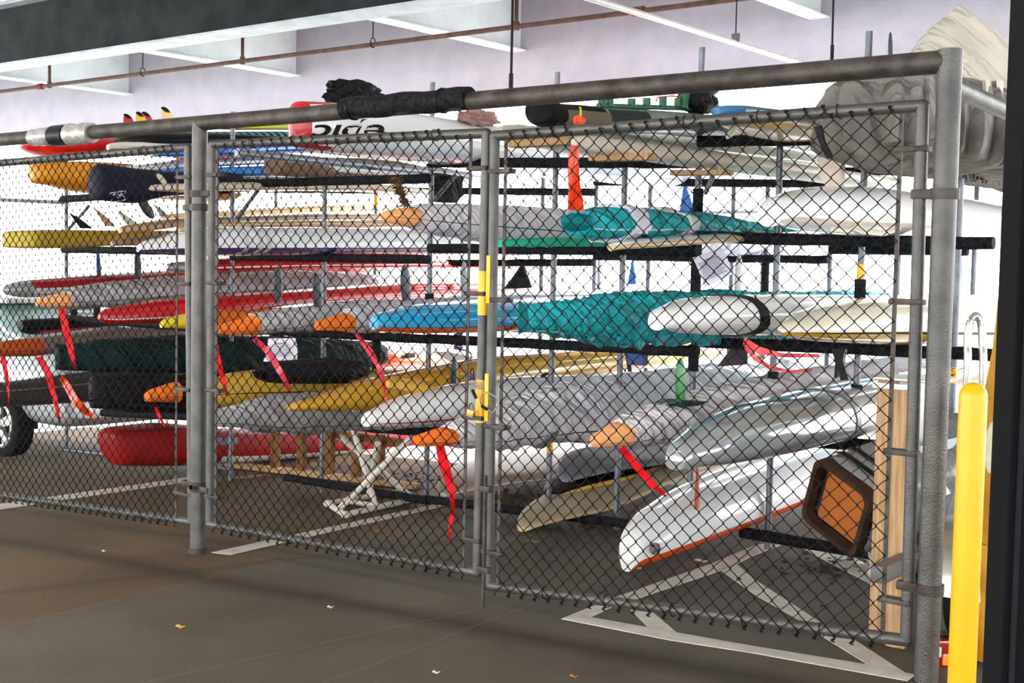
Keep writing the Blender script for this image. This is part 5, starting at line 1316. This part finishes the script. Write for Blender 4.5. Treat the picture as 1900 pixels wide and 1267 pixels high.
pb = at_d(1846, 1010, Dy); link('foot', tube([pb, Vector((pb.x, pb.y, floor_z(pb.x)))], .06, 12), arm_m, rt)
# the dark steel column near the photographer
Dc = 3.1
pc = at_d(1889, 633, Dc)
rt = root('steel_column', 'dark painted steel column at the edge of the view, close to the photographer', 'column', (pc.x, pc.y, floor_z(pc.x)))
Mz = Matrix.Rotation(YAW, 3, 'Z')
wcol = 48 / FOC * Dc
link('column', box((pc.x, pc.y, 1.9), wcol, .12, 5.6, Mz, .004), blk_paint, rt, smooth=False)
link('column_edge', box(Vector((pc.x, pc.y, 1.9)) + Mz @ Vector((-.008, -.066, 0)), .012, .012, 5.6, Mz, .003), mat('worn_black_edge', (26, 26, 32), .7), rt, smooth=False)
pd = Vector((pc.x, pc.y, 0)) + Mz @ Vector((wcol * .5 + .07, .02, 0))
link('grey_casing', box((pd.x, pd.y, 1.9), .12, .1, 5.6, Mz, .004), mat('grey_casing_paint', (96, 96, 102), .6, 0, .1, 6), rt, smooth=False)
zr = at_d(1895, 1207, Dc).z
link('red_band', box((pd.x, pd.y, zr - .5), .126, .106, 1.0, Mz, .004), mat('red_band_paint', (208, 24, 34), .5), rt, smooth=False)
# boat trailer tail
pt_ = at_floor(1752, 1262); Dt = 5.15
tl_ = at_d(1748, 1215, Dt)
rt = root('boat_trailer', 'boat trailer tail with red lamp and metal fender behind the bollard', 'trailer', (tl_.x, tl_.y, floor_z(tl_.x)))
red_lamp = mat('red_lamp_lens', (150, 14, 20), .15, 0, .1, 20, coat=.6)
lm = link('tail_lamp', box(tl_, .07, .05, .13, Mz, .01), red_lamp, rt)
link('amber_lens', box(tl_ + Mz @ Vector((.008, -.028, -.01)), .03, .01, .045, Mz, .004), mat('amber_lens', (236, 160, 60), .2), lm)
link('clear_lens', box(tl_ + Mz @ Vector((-.022, -.028, .02)), .02, .01, .04, Mz, .004), mat('clear_lens', (214, 210, 206), .2), lm)
link('lamp_bracket', box(Vector((tl_.x, tl_.y + .06, (tl_.z + floor_z(tl_.x)) / 2 + .02)), .05, .05, tl_.z - floor_z(tl_.x) + .08, Mz, .004), dark_plas, rt)
wc = at_d(1812, 1150, 5.5); wc.z = floor_z(wc.x) + .22
whl = tube([wc + Vector((-.07, 0, 0)), wc + Vector((.07, 0, 0))], .22, 28)
w_ = link('wheel', whl, mat('tyre_rubber', (26, 26, 28), .8, 0, .2, 20), rt)
link('rim', tube([wc + Vector((-.075, 0, 0)), wc + Vector((.075, 0, 0))], .12, 20), grey_metal, w_)
bm = bmesh.new(); A = []
for k in range(15):
    a = pi * k / 14; A.append([wc + Vector((dx, -cos(a) * .29, sin(a) * .29 + .02)) for dx in (-.12, .12)])
V1 = [[bm.verts.new(p) for p in r] for r in A]; V2 = [[bm.verts.new(p + Vector((0, 0, .006)) + (p - wc).normalized() * .004) for p in r] for r in A]
for Q in (V1, V2):
    for a, b in zip(Q, Q[1:]): bm.faces.new((a[0], a[1], b[1], b[0]))
for i in range(14):
    for c in (0, 1): bm.faces.new((V1[i][c], V1[i + 1][c], V2[i + 1][c], V2[i][c]))
link('fender', bm, chrome, rt)
link('frame_rail', box(wc + Vector((-.2, .5, .14)), .06, 2.2, .07, bev=.006), mat('trailer_steel', (112, 110, 108), .5, .4), rt)
link('axle', tube([wc, wc + Vector((-.3, 0, .0))], .03, 10), dark_plas, rt)

# ------------------------------------------------------------------ parked car beyond the far end
paint_c = mat('silver_car_paint', (206, 212, 214), .25, .3, .03, 3, coat=.6)
XC, YC = -10.75, 6.5
wz = floor_z(XC)
cw = at_y(12, 776, YC - .02)
rt = root('car', 'silver car parked beyond the far end of the racks, wheel in view', 'car', (cw.x - 1.2, YC + .85, wz))
secs = []
prof_c = [(.95, .42, .70), (.85, .34, .84), (.55, .30, .96), (.1, .30, 1.02), (-.6, .28, 1.06), (-1.6, .28, 1.08), (-2.6, .28, 1.06), (-3.3, .3, .98), (-3.6, .42, .8)]
rings = []
for dx, z0, z1 in prof_c:
    r_ = []
    for k in range(24):
        a = 2 * pi * k / 24; c_, s_ = cos(a), sin(a)
        r_.append(Vector((cw.x + dx, YC + .85 + .87 * math.copysign(abs(c_) ** .35, c_), wz + (z0 + z1) / 2 + (z1 - z0) / 2 * math.copysign(abs(s_) ** .5, s_))))
    rings.append(r_)
link('body', loft(rings), paint_c, rt)
rings = []
for dx, z1, hw in ((.25, 1.0, .72), (-.15, 1.22, .66), (-.6, 1.40, .62), (-1.6, 1.44, .62), (-2.3, 1.36, .62), (-3.1, 1.04, .70)):
    r_ = []
    for k in range(24):
        a = 2 * pi * k / 24; c_, s_ = cos(a), sin(a); z0 = .95
        r_.append(Vector((cw.x + dx, YC + .85 + hw * math.copysign(abs(c_) ** .5, c_), wz + (z0 + z1) / 2 + max(.03, (z1 - z0) / 2) * math.copysign(abs(s_) ** .6, s_))))
    rings.append(r_)
link('cabin_glass', loft(rings), mat('pale_green_car_glass', (120, 150, 146), .08, 0, .05, 3, coat=.8), rt)
link('roof', box((cw.x - 1.3, YC + .85, wz + 1.43), 1.5, 1.1, .05, bev=.02), paint_c, rt)
def car_wheel(x, y):
    c = Vector((x, y, wz + .31)); bm = bmesh.new(); secs_ = [(.20, -.09), (.27, -.10), (.305, -.08), (.31, 0), (.305, .08), (.27, .1), (.2, .09)]
    R = [[bm.verts.new(c + Vector((r * cos(2 * pi * k / 32), o, r * sin(2 * pi * k / 32)))) for k in range(32)] for r, o in secs_]
    for a, b in zip(R, R[1:]):
        for k in range(32): bm.faces.new((a[k], a[(k + 1) % 32], b[(k + 1) % 32], b[k]))
    w_ = link('wheel', bm, Mx('tyre_rubber'), rt)
    alloy = mat('alloy_wheel', (206, 206, 204), .3, .6, .05, 6)
    ring = [c + Vector((.205 * cos(t), -.085, .205 * sin(t))) for t in [2 * pi * k / 32 for k in range(33)]]
    link('rim', tube(ring, .022, 8, cap=False), alloy, w_)
    link('brake_disc', tube([c + Vector((0, -.02, 0)), c + Vector((0, .0, 0))], .19, 24), mat('dark_brake_disc', (40, 40, 42), .5), w_)
    for k in range(5):
        a = 2 * pi * k / 5 + .3; d = Vector((cos(a), 0, sin(a))); n_ = Vector((-d.z, 0, d.x)); b_ = bmesh.new()
        add_prism(b_, [c + Vector((0, -.088, 0)) + d * .03 + n_ * .03, c + Vector((0, -.088, 0)) + d * .2 + n_ * .05, c + Vector((0, -.088, 0)) + d * .2 - n_ * .05, c + Vector((0, -.088, 0)) + d * .03 - n_ * .03], (0, .03, 0))
        link('spoke', b_, alloy, w_, smooth=False)
    link('hub_cap', tube([c + Vector((0, -.11, 0)), c + Vector((0, -.06, 0))], .05, 16), alloy, w_)
car_wheel(cw.x, YC - .0); car_wheel(cw.x - 2.6, YC)

# ------------------------------------------------------------------ far fence against the daylight
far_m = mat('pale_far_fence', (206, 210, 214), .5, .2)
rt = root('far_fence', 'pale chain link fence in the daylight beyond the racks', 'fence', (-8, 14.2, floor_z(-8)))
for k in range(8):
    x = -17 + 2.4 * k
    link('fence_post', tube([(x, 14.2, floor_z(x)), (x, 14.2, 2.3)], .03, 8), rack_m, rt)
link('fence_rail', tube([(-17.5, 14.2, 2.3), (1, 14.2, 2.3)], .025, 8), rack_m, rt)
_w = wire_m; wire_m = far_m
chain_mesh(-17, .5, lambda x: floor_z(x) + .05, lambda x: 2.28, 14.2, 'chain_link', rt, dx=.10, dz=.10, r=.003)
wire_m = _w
# dark wire fence bar at the far end of the racks
a, b = at_y(-40, 369, 6.8), at_y(125, 376, 6.8)
tag(link('cross_pipe', tube([a, b], .018, 8), rack_m, loc=b), 'thin grey pipe running out of the picture from the far rack bay', 'pipe')

# ------------------------------------------------------------------ hanging bits and litter
def hang(name, label, cat, poly, Y, t, m):
    return tag(link(name, plate(poly, t, Y=Y), m, loc=at_y(*poly[0], Y)), label, cat)
hang('folded_sail', 'black cloth folded in a triangle behind the white ski with orange band', 'sail', [(937, 536), (970, 490), (986, 534)], 7.6, .03, black_cl)
hang('blue_cloth', 'blue cloth strip hanging behind the teal covered craft', 'cloth', [(1262, 392), (1270, 338), (1288, 388), (1280, 394)], 9.37, .02, mat('blue_tarp_cloth', (70, 120, 190), .6))
hang('blue_cloth', 'blue tarp corner beyond the big teal cover', 'cloth', [(1165, 528), (1174, 480), (1180, 527)], 9.37, .02, Mx('blue_tarp_cloth'))
hang('hanging_buckle', 'black strap with buckle hanging below the cream and gold hull', 'strap', [(1545, 648), (1570, 648), (1566, 668), (1577, 704), (1562, 706), (1556, 676), (1556, 700), (1550, 702), (1552, 670)], 5.6, .03, dark_plas)
hang('black_cloth', 'black cloth wedge behind the pale cover under the coral ribbons', 'cloth', [(1333, 680), (1360, 645), (1385, 642), (1384, 676)], 6.72, .04, mat('charcoal_cloth', (64, 58, 62), .8))
hang('navy_jacket', 'crumpled blue cloth on the end of the gold outrigger hull', 'cloth', [(1165, 640), (1200, 640), (1196, 678), (1170, 676)], 6.72, .06, mat('denim_cloth', (70, 84, 140), .8))
hang('black_strap', 'black webbing hanging beside the gold outrigger end', 'strap', [(1158, 640), (1164, 640), (1172, 690), (1166, 690)], 6.7, .012, dark_plas)
hang('grey_wrap', 'grey cloth wrapped round the upright under the orange nosed cover', 'cloth', [(1004, 726), (1034, 720), (1032, 738), (1018, 746), (1006, 742)], 6.2, .07, mat('grey_rag', (112, 112, 116), .9, 0, .2, 8))
hang('grey_rag', 'grey rag hanging under the pale cover beside the yellow tag', 'cloth', [(988, 805), (1036, 800), (1026, 818), (1006, 832), (992, 830)], 6.0, .03, Mx('grey_rag'))
hang('dark_bag', 'black bag hanging behind the brace of the upper rack', 'bag', [(808, 326), (850, 326), (848, 362), (838, 376), (816, 376), (808, 360)], 7.4, .12, black_cl)
hang('white_panel', 'white board leaning behind the orange open kayak', 'panel', [(804, 652), (832, 652), (890, 664), (890, 676), (850, 678)], 8.2, .03, white_gel)
bm = bmesh.new(); c = at_y(850, 644, 7.0)
add_tube(bm, [c + Vector((.03 * cos(k * .6) - .0, .03 * sin(k * .6), .10 - .0016 * k)) for k in range(70)] + [c + Vector((.05 + .06 * sin(k * .3), .02, -.02 - .04 * (1 - cos(k * .3)))) for k in range(10)], .006, 5)
tag(link('coiled_leash', bm, mat('violet_cord', (112, 92, 160), .5), loc=c), 'violet coiled leash hanging above the dark rudder', 'leash')
# drinks can, scraps
p = at_floor(1199, 952, .033)
rt = root('drinks_can', 'red and silver drinks can lying by the wooden surfboard', 'can', p - Vector((0, 0, .033)))
d = Vector((.06, .03, 0))
link('body', tube([p - d, p + d], .033, 16), mat('red_can', (160, 40, 46), .35, .3, .3, 40, c2=(196, 190, 190)), rt)
link('rim', tube([p - d * 1.05, p - d * .98], .03, 16), galv, rt)
leafm = mat('dry_leaf', (176, 120, 60), .8, 0, .3, 30); ylw = mat('yellow_leaf', (206, 184, 80), .8); scr = mat('white_scrap', (214, 210, 204), .8)
def scrap(px, py, r, m, lb, cat, name):
    p = at_floor(px, py, .006); bm = bmesh.new(); vs = []; r *= .65
    n = 9
    for k in range(n):
        a = 2 * pi * k / n; q = r * (1 if k % 2 else .7) * (1.3 if cos(a) > .6 else 1)
        vs.append(bm.verts.new(p + Vector((q * cos(a) * 1.3, q * sin(a) * .8, .004 * sin(3 * a)))))
    f = bm.faces.new(vs); ex = bmesh.ops.extrude_face_region(bm, geom=[f])
    for v in [g for g in ex['geom'] if isinstance(g, bmesh.types.BMVert)]: v.co.z += .003
    tag(link(name, bm, m, loc=p, smooth=False), lb, cat)
scrap(333, 1162, .03, ylw, 'yellow leaf lying alone on the grey slab in front of the gates', 'leaf', 'fallen_leaf')
scrap(1064, 1254, .022, leafm, 'orange brown leaf at the lower picture edge', 'leaf', 'fallen_leaf')
scrap(700, 985, .022, leafm, 'small orange scrap behind the middle gate near the painted line', 'scrap', 'paper_scrap')
scrap(808, 1247, .02, scr, 'white scrap on the concrete near the lower edge', 'scrap', 'paper_scrap')
scrap(192, 1022, .018, scr, 'tiny white scrap on the brown slab before the far gate', 'scrap', 'paper_scrap')
scrap(612, 1126, .02, scr, 'thin white scrap on the dark drip stain', 'scrap', 'paper_scrap')
scrap(988, 1004, .05, mat('grey_scrap', (150, 142, 132), .8), 'grey crumpled scrap beside the tip of the wooden surfboard', 'scrap', 'paper_scrap')
scrap(1300, 1040, .05, scr, 'pale plastic scrap under the white and orange ski', 'scrap', 'paper_scrap')
scrap(1530, 1125, .03, dark_plas, 'black scrap on the floor inside the widest gate', 'scrap', 'paper_scrap')
# dark litter swept under the boards
bm = bmesh.new()
for k in range(260):
    px, py = random.choice([(random.gauss(960, 30), random.gauss(925, 12)), (random.gauss(1120, 55), random.gauss(975, 8)), (random.gauss(1530, 40), random.gauss(1050, 12)), (random.gauss(800, 60), random.gauss(885, 6))])
    p = at_floor(px, py, .006); r = random.uniform(.007, .022); a0 = random.random() * 6
    add_prism(bm, [p + Vector((r * cos(a0 + t), r * .6 * sin(a0 + t), .004 * sin(t))) for t in (0, 1.3, 2.6, 3.9, 5.2)], (0, 0, .004))
o = link('dead_leaves', bm, mat('dark_dead_leaves', (64, 48, 38), .9, 0, .4, 30), loc=at_floor(1000, 950), smooth=False)
o['kind'] = 'stuff'; o['label'] = 'dark dead leaves swept under the boards and racks'; o['category'] = 'leaves'
